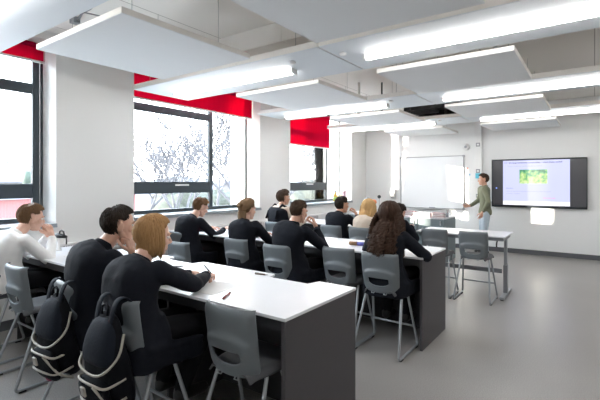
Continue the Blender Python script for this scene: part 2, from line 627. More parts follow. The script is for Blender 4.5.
for k in range(9):
    y = -.68 + k * .075
    g.add([(-.41, y, .01), (.05, y, .01), (.05, y + .05, .06), (-.41, y + .05, .06), (-.41, y, .016), (.05, y, .016), (.05, y + .05, .066), (-.41, y + .05, .066)],
          [(0, 3, 2, 1), (4, 5, 6, 7), (0, 1, 5, 4), (2, 3, 7, 6), (0, 4, 7, 3), (1, 2, 6, 5)])
g.build('louvres', M['boardframe'], t)
for k, (x, y, lab) in enumerate([(-3.75, 6.05, 'thin dark drop rod left of the right-hand raft, leftmost of three'),
                                 (-3.28, 6.3, 'middle drop rod with black lamp end, between two rafts'),
                                 (-2.95, 6.5, 'dark drop rod beside the raft, rightmost of three')]):
    t = thing('drop_rod', lab, 'rod', (x, y, HC), 0, 'ceiling drop rods')
    MB().tube([(0, 0, 0), (0, 0, -.50)], .014 if k != 1 else .02, 8).build('rod', M['dark' if k != 1 else 'raftedge'], t, True)
    MB().lathe([(.015, -.50), (.028, -.51), (.028, -.55), (.01, -.56)], n=12).build('rod_end', M['dark'], t, True)
for k, (x, y, lab) in enumerate([(-.98, 5.45, 'small white sprinkler head beside the right raft, nearer one'), (-.95, 5.95, 'small white sprinkler head beside the right raft, farther one')]):
    t = thing('sprinkler_head', lab, 'sprinkler', (x, y, HC), 0, 'ceiling sprinklers')
    MB().lathe([(.03, 0), (.035, -.012), (.018, -.02), (.012, -.045), (.006, -.05)], n=14).build('sprinkler_body', M['white'], t, True)
    MB().lathe([(.006, -.05), (.022, -.055), (.022, -.06), (.004, -.062)], n=14).build('deflector', M['steel'], t, True)

# ------------------------------------------------------------------ front wall fittings
t = thing('whiteboard', 'large white writing board with thin grey trim on the front wall', 'whiteboard', (-3.24, YF - .002, .92))
bx, bh = .76, 1.24
MB().box(-bx, -.022, 0, bx, -.004, bh).build('writing_surface', M['wboard'], t)
f = MB()
f.box(-bx - .012, -.03, bh - .006, bx + .012, 0, bh + .012)
f.box(-bx - .012, -.03, -.012, bx + .012, 0, .006)
f.box(-bx - .012, -.03, .006, -bx + .006, 0, bh - .006)
f.box(bx - .006, -.03, .006, bx + .012, 0, bh - .006)
f.build('trim', M['boardframe'], t)
MB().box(-.5, -.09, -.02, .5, -.03, -.008).build('pen_tray', M['steel'], t, bevel=.003)
for sx in (-1, 1):
    for z in (0, bh):
        MB().box(sx * bx - .025, -.034, z - .022, sx * bx + .025, .0, z + .022).build('corner_cap', M['boardframe'], t, bevel=.004)
tag(MB().box(-.07, -.03, 0, .07, .03, .035).build('board_eraser', M['boardframe'], None, bevel=.008, loc=(-3.2, YF - .06, .9125)), 'small grey eraser on the whiteboard pen tray', 'eraser')

t = thing('cable_trunking', 'tall white cable trunking with sockets between whiteboard and screen', 'trunking', (-2.155, YF, .10))
MB().box(-.078, -.06, 0, .078, 0, HC - .1).build('trunking_cover', M['white'], t, bevel=.006)
for z in (2.40, 1.80, 1.235, 1.115):
    q = MB().box(-.043, -.068, z - .143, .043, -.0605, z - .057).build('socket', M['boardframe'], t, bevel=.003)
    MB().box(-.022, -.074, z - .12, .022, -.0685, z - .08).build('socket_insert', M['white'], q)
MB().box(-.055, -.063, 1.53, .055, -.061, 1.65).build('safety_notice', mat('cyan notice', (0.12, 0.55, 0.72), 0.5), t)
t = thing('wall_alarm', 'round white alarm sounder high on wall beside the cable trunking', 'alarm', (-2.42, YF, 2.36))
MB().lathe([(.075, 0), (.08, .02), (.07, .07), (.03, .085)], n=24).build('alarm_body', M['white'], t, True).rotation_euler = (R(90), 0, 0)
MB().lathe([(.032, .085), (.028, .095), (.01, .098)], n=16).build('alarm_lens', M['boardframe'], t, True).rotation_euler = (R(90), 0, 0)
t = thing('wall_poster', 'small white notice with a red block beside the cable trunking', 'poster', (-2.38, YF, 1.68))
MB().box(-.06, -.004, 0, .06, 0, .22).build('paper', M['white'], t)
MB().box(-.045, -.0055, .15, .0, -.0045, .205).build('red_block', mat('red print', (0.5, .06, .05), .6), t)
MB().box(-.05, -.0055, .02, .05, -.0045, .06).build('blue_block', mat('blue print', (0.3, .5, .7), .6), t)
t = thing('paper_dispenser', 'small grey dispenser on the wall left of the whiteboard', 'dispenser', (-4.2, YF, 1.12))
MB().box(-.07, -.09, 0, .07, 0, .24).build('dispenser_body', M['white'], t, bevel=.015)
MB().box(-.05, -.095, .02, .05, -.088, .12).build('dispenser_slot', M['boardframe'], t, bevel=.004)

# wall screen
SX0, SX1, SZ0, SZ1 = -1.865, -.115, 1.005, 2.045
t = thing('wall_screen', 'large black wall display showing a lilac lesson slide with plants', 'screen', ((SX0 + SX1) / 2, YF, SZ0))
hw, H = (SX1 - SX0) / 2, SZ1 - SZ0
f = MB()
f.box(-hw, -.085, 0, hw, -.01, .045)
f.box(-hw, -.085, H - .028, hw, -.01, H)
f.box(-hw, -.085, .045, -hw + .022, -.01, H - .028)
f.box(hw - .022, -.085, .045, hw, -.01, H - .028)
f.build('bezel', mat('black bezel', (0.012, 0.016, 0.022), 0.3), t, bevel=.004)
MB().box(-hw + .02, -.07, .04, hw - .02, -.03, H - .02).build('display_glass', mat('dark display', (0.045, 0.045, 0.05), 0.18, emit=(.05, .05, .055), es=.2), t)
def slide_pic():
    m = bpy.data.materials.new('lit plant picture')
    m.use_nodes = True
    n = m.node_tree.nodes
    l = m.node_tree.links
    b = n['Principled BSDF']
    b.inputs['Base Color'].default_value = (.02, .02, .02, 1)
    tcx = n.new('ShaderNodeTexCoord')
    nz = n.new('ShaderNodeTexNoise')
    nz.inputs['Scale'].default_value = 13
    nz.inputs['Detail'].default_value = 6
    l.new(tcx.outputs['Object'], nz.inputs['Vector'])
    r = n.new('ShaderNodeValToRGB')
    e = r.color_ramp.elements
    e[0].position = .3
    e[0].color = (.03, .16, .08, 1)
    e[1].position = .72
    e[1].color = (.72, .85, .45, 1)
    q = e.new(.45)
    q.color = (.10, .42, .22, 1)
    q = e.new(.57)
    q.color = (.45, .70, .22, 1)
    sep = n.new('ShaderNodeSeparateXYZ')
    l.new(tcx.outputs['Object'], sep.inputs[0])
    mp = n.new('ShaderNodeMapRange')
    mp.inputs[1].default_value = -.2
    mp.inputs[2].default_value = .24
    mp.inputs[3].default_value = .18
    mp.inputs[4].default_value = -.12
    l.new(sep.outputs['Z'], mp.inputs[0])
    ad = n.new('ShaderNodeMath')
    l.new(nz.outputs['Fac'], ad.inputs[0])
    l.new(mp.outputs[0], ad.inputs[1])
    l.new(ad.outputs[0], r.inputs[0])
    l.new(r.outputs[0], b.inputs['Emission Color'])
    b.inputs['Emission Strength'].default_value = .42
    return m
def flat_emit(name, c, s=1.0):
    return mat(name, (.02, .02, .02), .3, emit=c, es=s)
LIL = flat_emit('lilac slide', (.62, .65, .97), .42)
sl = MB().box(-.645, -.073, .05, .585, -.0705, H - .03).build('lit_slide', LIL, t)
MB().box(-.645, -.0745, .05, .585, -.0732, .135).build('slide_footer', flat_emit('white slide', (.92, .92, 1), .5), sl)
q = MB().box(-.26, -.155, -.155, .26, .155, .155)
q = MB().box(-.26, -.0006, -.15, .26, .0006, .15).build('plant_picture', slide_pic(), sl, loc=(-.065, -.0745, .66))
INK = flat_emit('dark ink', (.10, .09, .26), .3)
INK2 = flat_emit('grey ink', (.42, .42, .66), .4)
PNK = flat_emit('pink ink', (.85, .35, .55), .45)
def text(body, size, x, z, m, parent, name='slide_text', align='LEFT', y=-.0752, rot=(R(90), 0, 0), bold=0.0):
    cu = bpy.data.curves.new('t', 'FONT')
    cu.body = body
    cu.size = size
    cu.align_x = align
    cu.offset = bold
    o = bpy.data.objects.new('tmp', cu)
    COL.objects.link(o)
    dg = bpy.context.evaluated_depsgraph_get()
    me = bpy.data.meshes.new_from_object(o.evaluated_get(dg))
    bpy.data.objects.remove(o)
    o = obj(name, me, m, parent, loc=(x, y, z))
    o.rotation_euler = rot
    return o
text('1.1', .052, -.62, H - .095, INK, sl, bold=.001)
text('Do large herbivores communities - which biotic world?', .044, -.53, H - .095, INK, sl, bold=.001)
text('To say a  herbivore community affects a habitat', .034, -.56, H - .165, INK2, sl)
text('Discussion', .03, -.58, .40, INK, sl)
text('What do large herbivores eat and how do they shape the plants', .032, -.58, .335, INK2, sl)
text('growing in a habitat?', .032, -.58, .285, INK2, sl)
text('Extension task', .036, .12, .20, PNK, sl, bold=.001)
text('Key words:  community', .028, -.48, .08, INK2, sl, y=-.0765)
text('habitat  biotic', .028, .12, .08, INK2, sl, y=-.0765)
MB().box(-.79, -.0735, .40, -.765, -.0702, .425).build('status_light', flat_emit('blue led', (.2, .3, .9), 1.0), t)

# ------------------------------------------------------------------ benches
def bench(y0, x0, x1, depth, label, notches):
    t = thing('lab_bench', label, 'bench', ((x0 + x1) / 2, y0, 0), 0, 'rows of long lab benches')
    cx = (x0 + x1) / 2
    h = .855
    poly = [(x0 - cx, 0), (x1 - cx, 0), (x1 - cx, depth)]
    for nx in sorted(notches, reverse=True):
        poly += [(nx + .2 - cx, depth), (nx + .17 - cx, depth - .10), (nx - .17 - cx, depth - .10), (nx - .2 - cx, depth)]
    poly += [(x0 - cx, depth)]
    MB().prism(poly, h - .018, h).build('worktop', M['top'], t, bevel=.003)
    MB().box(x1 - cx - .028, .004, 0, x1 - cx - .003, depth - .004, h - .0185).build('end_panel', M['char'], t, bevel=.003)
    MB().box(x0 - cx + .003, .004, 0, x0 - cx + .028, depth - .004, h - .0185).build('end_panel', M['char'], t, bevel=.003)
    MB().box(x0 - cx + .03, depth - .14, .0, x1 - cx - .03, depth - .115, h - .0185).build('modesty_panel', M['under'], t)
    n = 2
    for k in range(1, n + 1):
        x = x0 + (x1 - x0) * k / (n + 1) - cx
        MB().box(x - .0125, .12, 0, x + .0125, depth - .145, h - .0185).build('support_panel', M['char'], t)
    MB().box(x0 - cx + .03, .03, h - .085, x1 - cx - .03, .05, h - .0185).build('front_rail', M['under'], t)
    return t
bench(1.645, -4.62, -1.275, .765, 'white-topped lab bench nearest the camera with charcoal end panel', [-1.765, -2.965, -4.165])
bench(3.69, -4.62, -1.275, .725, 'white-topped lab bench in the middle row with charcoal end panel', [-1.765, -2.965, -4.165])
bench(5.76, -4.62, -2.38, .75, 'white-topped lab bench in the far row, left of the free-standing table', [-2.9, -4.1])

# free-standing adjustable table
t = thing('lab_table', 'narrow white-topped table on grey column legs below the wall screen', 'table', (-1.53, 5.84, 0))
MB().box(-.59, 0, .822, .59, .66, .84).build('worktop', M['top'], t, bevel=.003)
f = MB()
f.box(-.56, .04, .775, .56, .075, .8215)
f.box(-.56, .585, .775, .56, .62, .8215)
f.build('apron_rail', M['boardframe'], t)
for sx in (-1, 1):
    MB().box(sx * .545 - .025, .30, .03, sx * .545 + .025, .38, .42).build('column_lower', M['boardframe'], t, bevel=.004)
    MB().box(sx * .545 - .018, .31, .40, sx * .545 + .018, .37, .774).build('column_upper', M['leg'], t, bevel=.004)
    q = MB().box(sx * .545 - .028, .03, .012, sx * .545 + .028, .63, .045).build('foot', M['leg'], t, bevel=.006)
    for y in (.06, .6):
        MB().lathe([(.022, 0), (.022, .01), (.012, .0125)], (sx * .545, y, 0), 12).build('glide', M['glide'], q)
    MB().box(sx * .545 - .02, .076, .775, sx * .545 + .02, .584, .80).build('cross_arm', M['boardframe'], t)
MB().box(-.5, .325, .30, .5, .35, .36).build('stretcher', M['boardframe'], t)
q = MB()
q.tube([(.49, .05, .77), (.49, .02, .76), (.49, .0, .73), (.49, .01, .70)], .009, 8)
q.build('crank_hook', M['dark'], t, True)

# teacher's front counter
t = thing('front_counter', 'grey-blue teaching counter below the whiteboard', 'counter', (-3.35, 7.92, 0))
MB().box(-1.05, 0, .835, 1.05, .75, .86).build('countertop', mat('light counter top', (.55, .57, .6), .35), t, bevel=.003)
MB().box(-1.04, .012, .0, 1.04, .74, .8345).build('counter_carcass', M['grey'], t)
for k in range(4):
    x = -1.03 + k * .52
    d = MB().box(x, -.006, .09, x + .50, .0115, .82).build('cupboard_door', M['grey'], t, bevel=.003)
    MB().box(x + .42, -.02, .72, x + .44, -.0065, .80).build('door_handle', M['steel'], d, bevel=.003)
def paper_pile(x, y, n, c, label, s=(.16, .12), h=.008, name='book_stack'):
    pass
redm = mat('dark red cover', (.22, .012, .035), .5)
pagem = mat('paper pages', (.78, .77, .76), .8)
def book(x, y, z, w, d, h, rz, cover, label, group, nm='exercise_book'):
    t = thing(nm, label, 'book', (x, y, z), rz, group)
    c = MB()
    c.box(-w / 2, -d / 2, 0, w / 2, d / 2, .004)
    c.box(-w / 2, -d / 2, h - .004, w / 2, d / 2, h)
    c.box(-w / 2, -d / 2, .004, -w / 2 + .004, d / 2, h - .004)
    c.build('cover', cover, t)
    MB().box(-w / 2 + .004, -d / 2 + .004, .0041, w / 2 - .004, d / 2 - .004, h - .0041).build('pages', pagem, t)
GB = 'books piled on the front counter'
bx = [(-3.02, 'dark red book pile left on the counter', redm), (-2.43, 'dark red book at the right end of the counter', redm)]
for k in range(3):
    book(-3.03, 8.05, .8605 + k * .034, .22, .17, .033, .03 * (k - 1), redm, ['bottom dark red book in the left pile on the counter', 'middle dark red book in the left pile on the counter', 'top dark red book in the left pile on the counter'][k], GB)
for k in range(3):
    book(-2.46, 8.03, .8605 + k * .030, .23, .17, .029, .05 * (1 - k), redm, ['bottom dark red book in the right pile on the counter', 'middle dark red book in the right pile on the counter', 'top dark red book in the right pile on the counter'][k], GB)
wcov = mat('white card cover', (.76, .76, .80), .6)
for k in range(3):
    book(-2.75, 8.06, .8605 + k * .030, .30, .21, .029, .0, wcov, ['bottom white pad between the dark red book piles', 'middle white pad between the dark red book piles', 'top white pad between the dark red book piles'][k], GB)
for k in range(2):
    book(-3.45, 8.08, .8605 + k * .022, .42, .26, .021, .04 * k, wcov, ['lower large white pad left on the counter', 'upper large white pad left on the counter'][k], GB)
t = thing('pen_pot', 'small pen pot at the right end of the counter', 'pot', (-2.345, 8.2, .8605))
MB().lathe([(.03, 0), (.033, .09), (.029, .09), (.027, .01)], n=14).build('pot', M['boardframe'], t, True)
for a in range(3):
    MB().tube([(.0, .0, .012), (.02 * math.cos(a * 2), .02 * math.sin(a * 2), .15)], .004, 6).build('pencil', [redm, M['dark'], M['steel']][a], t)
# tap and bits
t = thing('swan_neck_tap', 'tall dark swan-neck tap at the left end of the counter', 'tap', (-4.17, 8.3, .8605))
MB().lathe([(.03, 0), (.028, .03), (.016, .05)], n=14).build('tap_base', M['boardframe'], t, True)
MB().tube([(0, 0, .04), (0, 0, .28)] + [(.06 - .06 * math.cos(a), 0, .28 + .06 * math.sin(a)) for a in [PI * k / 10 for k in range(1, 11)]] + [(.12, 0, .24)], .012, 8).build('tap_neck', M['boardframe'], t, True)
MB().tube([(0, -.06, .05), (0, .06, .05)], .01, 8).build('tap_handle', M['steel'], t, True)
tag(MB().lathe([(.0, 0), (.055, .004), (.07, .03), (.062, .075), (.02, .10), (.0, .10)], n=18).build('orange_sponge', mat('orange plastic', (.75, .28, .12), .6), None, True, loc=(-4.02, 8.42, 1.06)), 'small round orange lamp knob beside the dark tap', 'ornament')
t = bpy.data.objects['orange_sponge']
t.name = 'globe_ornament'
MB().lathe([(.05, -.1995), (.05, -.185), (.008, -.17), (.008, .0)], n=14).build('stand', M['boardframe'], t, True)
t = thing('lamp_stand', 'small dark ball on a thin stand right of the tap', 'stand', (-3.9, 8.45, .8605))
MB().lathe([(.05, 0), (.05, .012), (.008, .02), (.008, .33)], n=14).build('stand_post', M['boardframe'], t, True)
MB().ell((0, 0, .36), (.04, .04, .04)).build('ball', M['dark'], t, True)
tag(MB().lathe([(.045, 0), (.045, .13), (.03, .15), (.03, .16)], n=16).build('chemical_bottle', mat('green grey bottle', (.30, .36, .33), .4), None, True, loc=(-3.93, 8.2, .8605)), 'small grey-green bottle standing on the counter right of the tap', 'bottle')
for k, (x, y) in enumerate([(-4.28, 8.2), (-4.1, 8.1)]):
    book(x, y, .8605, .2, .15, .03, .2 * k, wcov, ['small white tray of papers left of the swan-neck tap', 'small white tray of papers in front of the swan-neck tap'][k], 'paper trays by the tap', 'paper_tray')

# things on the far sill
t = thing('sauce_bottle', 'amber bottle with dark cap on the far window sill', 'bottle', (-5.12, 8.60, SILL + .0005))
MB().lathe([(.055, 0), (.06, .01), (.06, .13), (.025, .19), (.02, .22)], n=18).build('bottle_body', mat('amber liquid', (.55, .33, .06), .25), t, True)
MB().lathe([(.022, .2205), (.022, .26), (.01, .265)], n=14).build('bottle_cap', M['dark'], t, True)
MB().lathe([(.0608, .03), (.0608, .11)], n=18).build('bottle_label', mat('green label', (.35, .48, .12), .6), t, True)
for k, (y, c, lab, hh) in enumerate([(8.78, (.75, .72, .55), 'cream carton on the far window sill right of the amber bottle', .16), (8.93, (.78, .55, .65), 'pale pink tub on the far window sill, third from the left', .24), (9.05, (.75, .66, .70), 'tall pale carton at the right end of the far sill', .27)]):
    t = thing('sill_carton', lab, 'carton', (-5.1, y, SILL + .0005), .2 * k, 'cartons on the far sill')
    MB().box(-.04, -.045, 0, .04, .045, hh).build('carton_body', mat('carton %d' % k, c, .6), t, bevel=.006)
    MB().box(.0401, -.03, .02, .041, .03, hh * .45).build('carton_label', mat('carton print %d' % k, [(.7, .5, .1), (.65, .2, .45), (.7, .35, .3)][k], .6), t)
# ------------------------------------------------------------------ chair
def rrect(hw, z0, z1, r, n=5):
    pts = []
    for cx, cz, a0 in ((hw - r, z1 - r, 0), (-hw + r, z1 - r, 90), (-hw + r, z0 + r, 180), (hw - r, z0 + r, 270)):
        for k in range(n + 1):
            a = R(a0 + 90 * k / n)
            pts.append((cx + r * math.cos(a), cz + r * math.sin(a)))
    return pts
def ss(a, b, x):
    x = max(0, min(1, (x - a) / (b - a)))
    return x * x * (3 - 2 * x)
def backrest_mb():
    # grid in (u: x, v: z) with a handle slot left open
    us = [-1, -.97, -.86, -.72, -.60, -.56, -.46, -.3, -.15, 0, .15, .3, .46, .56, .60, .72, .86, .97, 1]
    vs = [0, .02, .06, .10, .145, .175, .20, .235, .27, .305, .335, .36, .40, .44, .475, .51, .54, .58, .66, .74, .82, .90, .96, .985, 1]
    z0, z1 = .555, .905
    idx = {}
    mb = MB()
    V = []
    for j, v in enumerate(vs):
        z = z0 + (z1 - z0) * v
        hw = .186 - .010 * abs(v - .55) - .012 * (1 - v)
        if v > .9:
            hw -= .012 * ((v - .9) / .1) ** 2
        if v < .12:
            hw -= .03 * ((.12 - v) / .12) ** 2
        for i, u in enumerate(us):
            x = u * hw
            zz = z
            # slot curves
            if .17 < v < .40 and abs(u) < .61:
                if v < .28:
                    zz = z - .012 + .030 * (abs(u) / .6) ** 3
            zz -= .010 * (1 - u * u) * (1 - ss(0, .15, v))
            y = .092 - .045 * v + .02 * (1 - v) ** 3        # lean back
            y += .022 * u * u                                # wrap forward
            # rear bulge below an arch
            arch = .60 - .14 * abs(u) ** 2.2
            bul = ss(arch + .012, arch - .05, v) * (1 - ss(.78, .92, abs(u)))
            y -= .020 * bul
            if abs(u) > .9:
                y += .026 * ((abs(u) - .9) / .1)
            if v > .95:
                y += .020 * ((v - .95) / .05)
            V.append((x, y, zz))
    nu = len(us)
    F = []
    for j in range(len(vs) - 1):
        for i in range(nu - 1):
            vm = (vs[j] + vs[j + 1]) / 2
            um = abs((us[i] + us[i + 1]) / 2)
            if .2 < vm < .36 and um < .56:
                continue
            F.append((j * nu + i, j * nu + i + 1, (j + 1) * nu + i + 1, (j + 1) * nu + i))
    return mb.add(V, F)
back_me = bake(backrest_mb(), [('SOLIDIFY', dict(thickness=.012, offset=0)), ('SUBSURF', dict(levels=1))], 'backrest')
def seat_mb():
    rings = []
    ys = [.085, .10, .14, .20, .27, .34, .41, .46, .49, .505]
    vs = []
    nx = 15
    mb = MB()
    for k, y in enumerate(ys):
        for i in range(nx):
            u = -1 + 2 * i / (nx - 1)
            hw = .155 + .04 * ss(.085, .22, y)
            if y > .46:
                hw -= .02 * ((y - .46) / .045)
            x = u * hw
            z = .592 - .016 * (1 - u * u) * ss(.09, .2, y) * (1 - ss(.36, .49, y))
            z -= .045 * max(0, (abs(u) - .82) / .18) ** 1.6
            if y > .44:
                z -= .035 * ((y - .44) / .065) ** 2
            if y < .14:
                z -= .02 * ((.14 - y) / .055)
            vs.append((x, y, z))
    fs = [(j * nx + i, j * nx + i + 1, (j + 1) * nx + i + 1, (j + 1) * nx + i) for j in range(len(ys) - 1) for i in range(nx - 1)]
    return mb.add(vs, fs)
seat_me = bake(seat_mb(), [('SOLIDIFY', dict(thickness=.014, offset=-1)), ('SUBSURF', dict(levels=1))], 'seat')

def arc_path(pts, r=.05, n=5):
    pts = [Vector(p) for p in pts]
    out = [pts[0]]
    for i in range(1, len(pts) - 1):
        a = (pts[i - 1] - pts[i]).normalized()
        b = (pts[i + 1] - pts[i]).normalized()
        p0, p1 = pts[i] + a * r, pts[i] + b * r
        for k in range(n + 1):
            s = k / n
            out.append((1 - s) ** 2 * p0 + 2 * s * (1 - s) * pts[i] + s * s * p1)
    out.append(pts[-1])
    return out
def make_chair(label):
    t = thing('student_chair', label, 'chair', (0, 0, 0), 0, 'grey lab chairs')
    o = obj('backrest', back_me, M['shell'], t, True)
    o = obj('seat', seat_me, M['seatm'], t, True)
    for sx in (-1, 1):
        p = arc_path([(sx * .12, .24, .556), (sx * .17, .20, .556), (sx * .223, .0, .016), (sx * .223, .465, .016), (sx * .172, .31, .556), (sx * .12, .31, .556)], .035)
        q = MB().tube(p, .0115, 10).build('sled_leg', M['leg'], t, True)
        for y in (.05, .41):
            MB().box(sx * .223 - .013, y - .025, 0, sx * .223 + .013, y + .025, .014).build('glide', M['glide'], q, bevel=.003)
    MB().tube([(-.208, .405, .20), (.208, .405, .20)], .010, 8).build('footrest_bar', M['leg'], t, True)
    MB().tube([(-.125, .24, .558), (.125, .24, .558)], .0105, 8).build('seat_crossbar', M['leg'], t, True)
    MB().tube([(-.125, .31, .558), (.125, .31, .558)], .0105, 8).build('seat_crossbar', M['leg'], t, True)
    for sx in (-.06, .06):
        MB().tube([(sx - .012, .10, .557), (sx - .012, .08, .540), (sx + .012, .08, .540), (sx + .012, .10, .557)], .004, 6).build('shell_clip', M['leg'], t, True)
    return t
CH = [
    (-4.31, 1.22, 0, 'grey chair of the white-shirted student, at the left edge'),
    (-3.65, 1.21, 0, 'empty grey chair between the white-shirted student and the first backpack'),
    (-2.77, 1.20, .02, 'grey chair with the left black backpack hung on it'),
    (-2.17, 1.19, -.02, 'grey chair with the right black backpack hung on it'),
    (-1.55, 1.43, 0, 'empty grey chair tucked in at the near bench beside its end panel'),
    (-3.66, 2.74, 0, 'empty grey chair pulled back behind the near bench, left of centre'),
    (-4.42, 3.30, 0, 'grey chair of the boy under the middle window'),
    (-3.32, 3.27, 0, 'grey chair behind the student with tied-back light hair'),
    (-2.66, 3.19, 0, 'grey chair behind the cropped-haired boy in the middle row'),
    (-2.05, 3.40, 0, 'empty grey chair between the cropped-haired boy and the curly-haired girl'),
    (-1.585, 3.345, 0, 'grey chair of the curly-haired girl at the end of the middle bench'),
    (-4.22, 5.05, 0, 'grey chair of the student in beige sleeves by the far pier'),
    (-3.21, 5.16, 0, 'grey chair behind the dark-haired boy in the far row'),
    (-2.70, 5.12, 0, 'grey chair behind the golden-haired student in the far row'),
    (-1.79, 5.55, 0, 'empty grey chair at the left of the free-standing table'),
    (-1.285, 5.55, 0, 'empty grey chair at the right of the free-standing table'),
]
chair0 = None
chairs = []
for (x, y, rz, lab) in CH:
    if chair0 is None:
        chair0 = make_chair(lab)
        chair0.location = (x, y, 0)
        chair0.rotation_euler = (0, 0, rz)
        chairs.append(chair0)
    else:
        chairs.append(dup(chair0, (x, y, 0), rz, lab))

# ------------------------------------------------------------------ people
UP = Vector((0, 0, 1))
def basis(f, up=UP):
    """matrix with +Y = f, +Z near up"""
    f = Vector(f).normalized()
    x = f.cross(up).normalized()
    z = x.cross(f)
    return Matrix((x, f, z)).transposed()

def head_mb():
    h = MB()
    h.ell((0, -.014, .028), (.074, .094, .088), 24, 16)
    h.ell((0, .030, -.038), (.055, .060, .078), 20, 14)
    h.ell((0, .060, -.092), (.026, .024, .020))
    h.capsule((-.040, .005, -.055), (-.018, .055, -.092), .024, .020)
    h.capsule((.040, .005, -.055), (.018, .055, -.092), .024, .020)
    h.capsule((0, .084, .014), (0, .104, -.022), .0075, .0105)
    h.ell((-.010, .094, -.030), (.009, .010, .007))
    h.ell((.010, .094, -.030), (.009, .010, .007))
    h.capsule((-.036, .074, .026), (.036, .074, .026), .012, .012)
    h.ell((-.040, .058, -.022), (.022, .020, .024))
    h.ell((.040, .058, -.022), (.022, .020, .024))
    h.capsule((-.017, .083, -.058), (.017, .083, -.058), .0065, .0065)
    h.capsule((-.014, .082, -.069), (.014, .082, -.069), .0075, .0075)
    for s in (-1, 1):
        rot = Matrix.Rotation(s * R(-22), 3, 'Z') @ Matrix.Rotation(R(-12), 3, 'X')
        h.ell((s * .084, -.014, -.004), (.011, .022, .034), 12, 8, rot)
        h.ell((s * .076, -.008, -.006), (.012, .014, .024), 12, 8, rot)
        h.capsule((s * .076, -.004, -.028), (s * .078, -.008, -.034), .008, .007)
    return h
HEAD_ME = None

def hand_mb(fdir, pnorm, side, curl=45, spread=5, thumb_in=20):
    """wrist at the origin; fdir: finger direction; pnorm: direction the palm faces; side +1 right, -1 left"""
    f = Vector(fdir).normalized()
    n = Vector(pnorm)
    n = (n - f * n.dot(f)).normalized()
    a = f.cross(n).normalized() * side       # across: towards the thumb
    h = MB()
    P = lambda u, v, w_=0: f * u + a * v + n * w_
    # palm
    h.capsule(P(-.02, 0), P(.02, 0), .023, .024)
    for v, L in ((.030, .082), (.010, .086), (-.010, .082), (-.028, .074)):
        h.capsule(P(.012, v * .6), P(L, v), .0125, .0105)
    h.capsule(P(.03, .014, .003), P(.06, .005, .003), .014, .013)
    # fingers
    for k, (v, L0, ln) in enumerate(((.031, .084, (.040, .024, .019)), (.011, .088, (.044, .028, .020)), (-.010, .083, (.041, .026, .019)), (-.029, .075, (.032, .019, .017)))):
        p = P(L0, v)
        ang = R(curl * .55 + k * 4)
        sp = R(spread * (1.5 - k))
        rr = .0088
        for s, l in enumerate(ln):
            d = (f * math.cos(sp) + a * math.sin(sp)) * math.cos(ang) + n * math.sin(ang)
            q = p + d * l
            h.capsule(p, q, rr, rr - .0010, 10)
            p = q
            rr -= .0010
            ang += R(curl * (.75 if s == 0 else .5))
    # thumb leaves the side of the palm near its base
    p = P(.022, .024, .004)
    d = (f * .62 + a * .72 + n * .30).normalized()
    q = p + d * .044
    h.capsule(p, q, .0135, .0108, 10)
    d2 = (f * .85 + a * .30 + n * (.30 + thumb_in * .012)).normalized()
    r_ = q + d2 * .032
    h.capsule(q, r_, .0106, .0095, 10)
    h.capsule(r_, r_ + (f * .9 + n * .45 - a * .05).normalized() * .024, .0095, .0082, 10)
    return h

def ik(s, w_, pole, l1, l2):
    s, w_ = Vector(s), Vector(w_)
    d = w_ - s
    L = min(d.length, (l1 + l2) * .995)
    d.normalize()
    a = (l1 * l1 - l2 * l2 + L * L) / (2 * L)
    hgt = math.sqrt(max(0, l1 * l1 - a * a))
    pl = Vector(pole) - d * Vector(pole).dot(d)
    pl.normalize()
    return s + d * a + pl * hgt

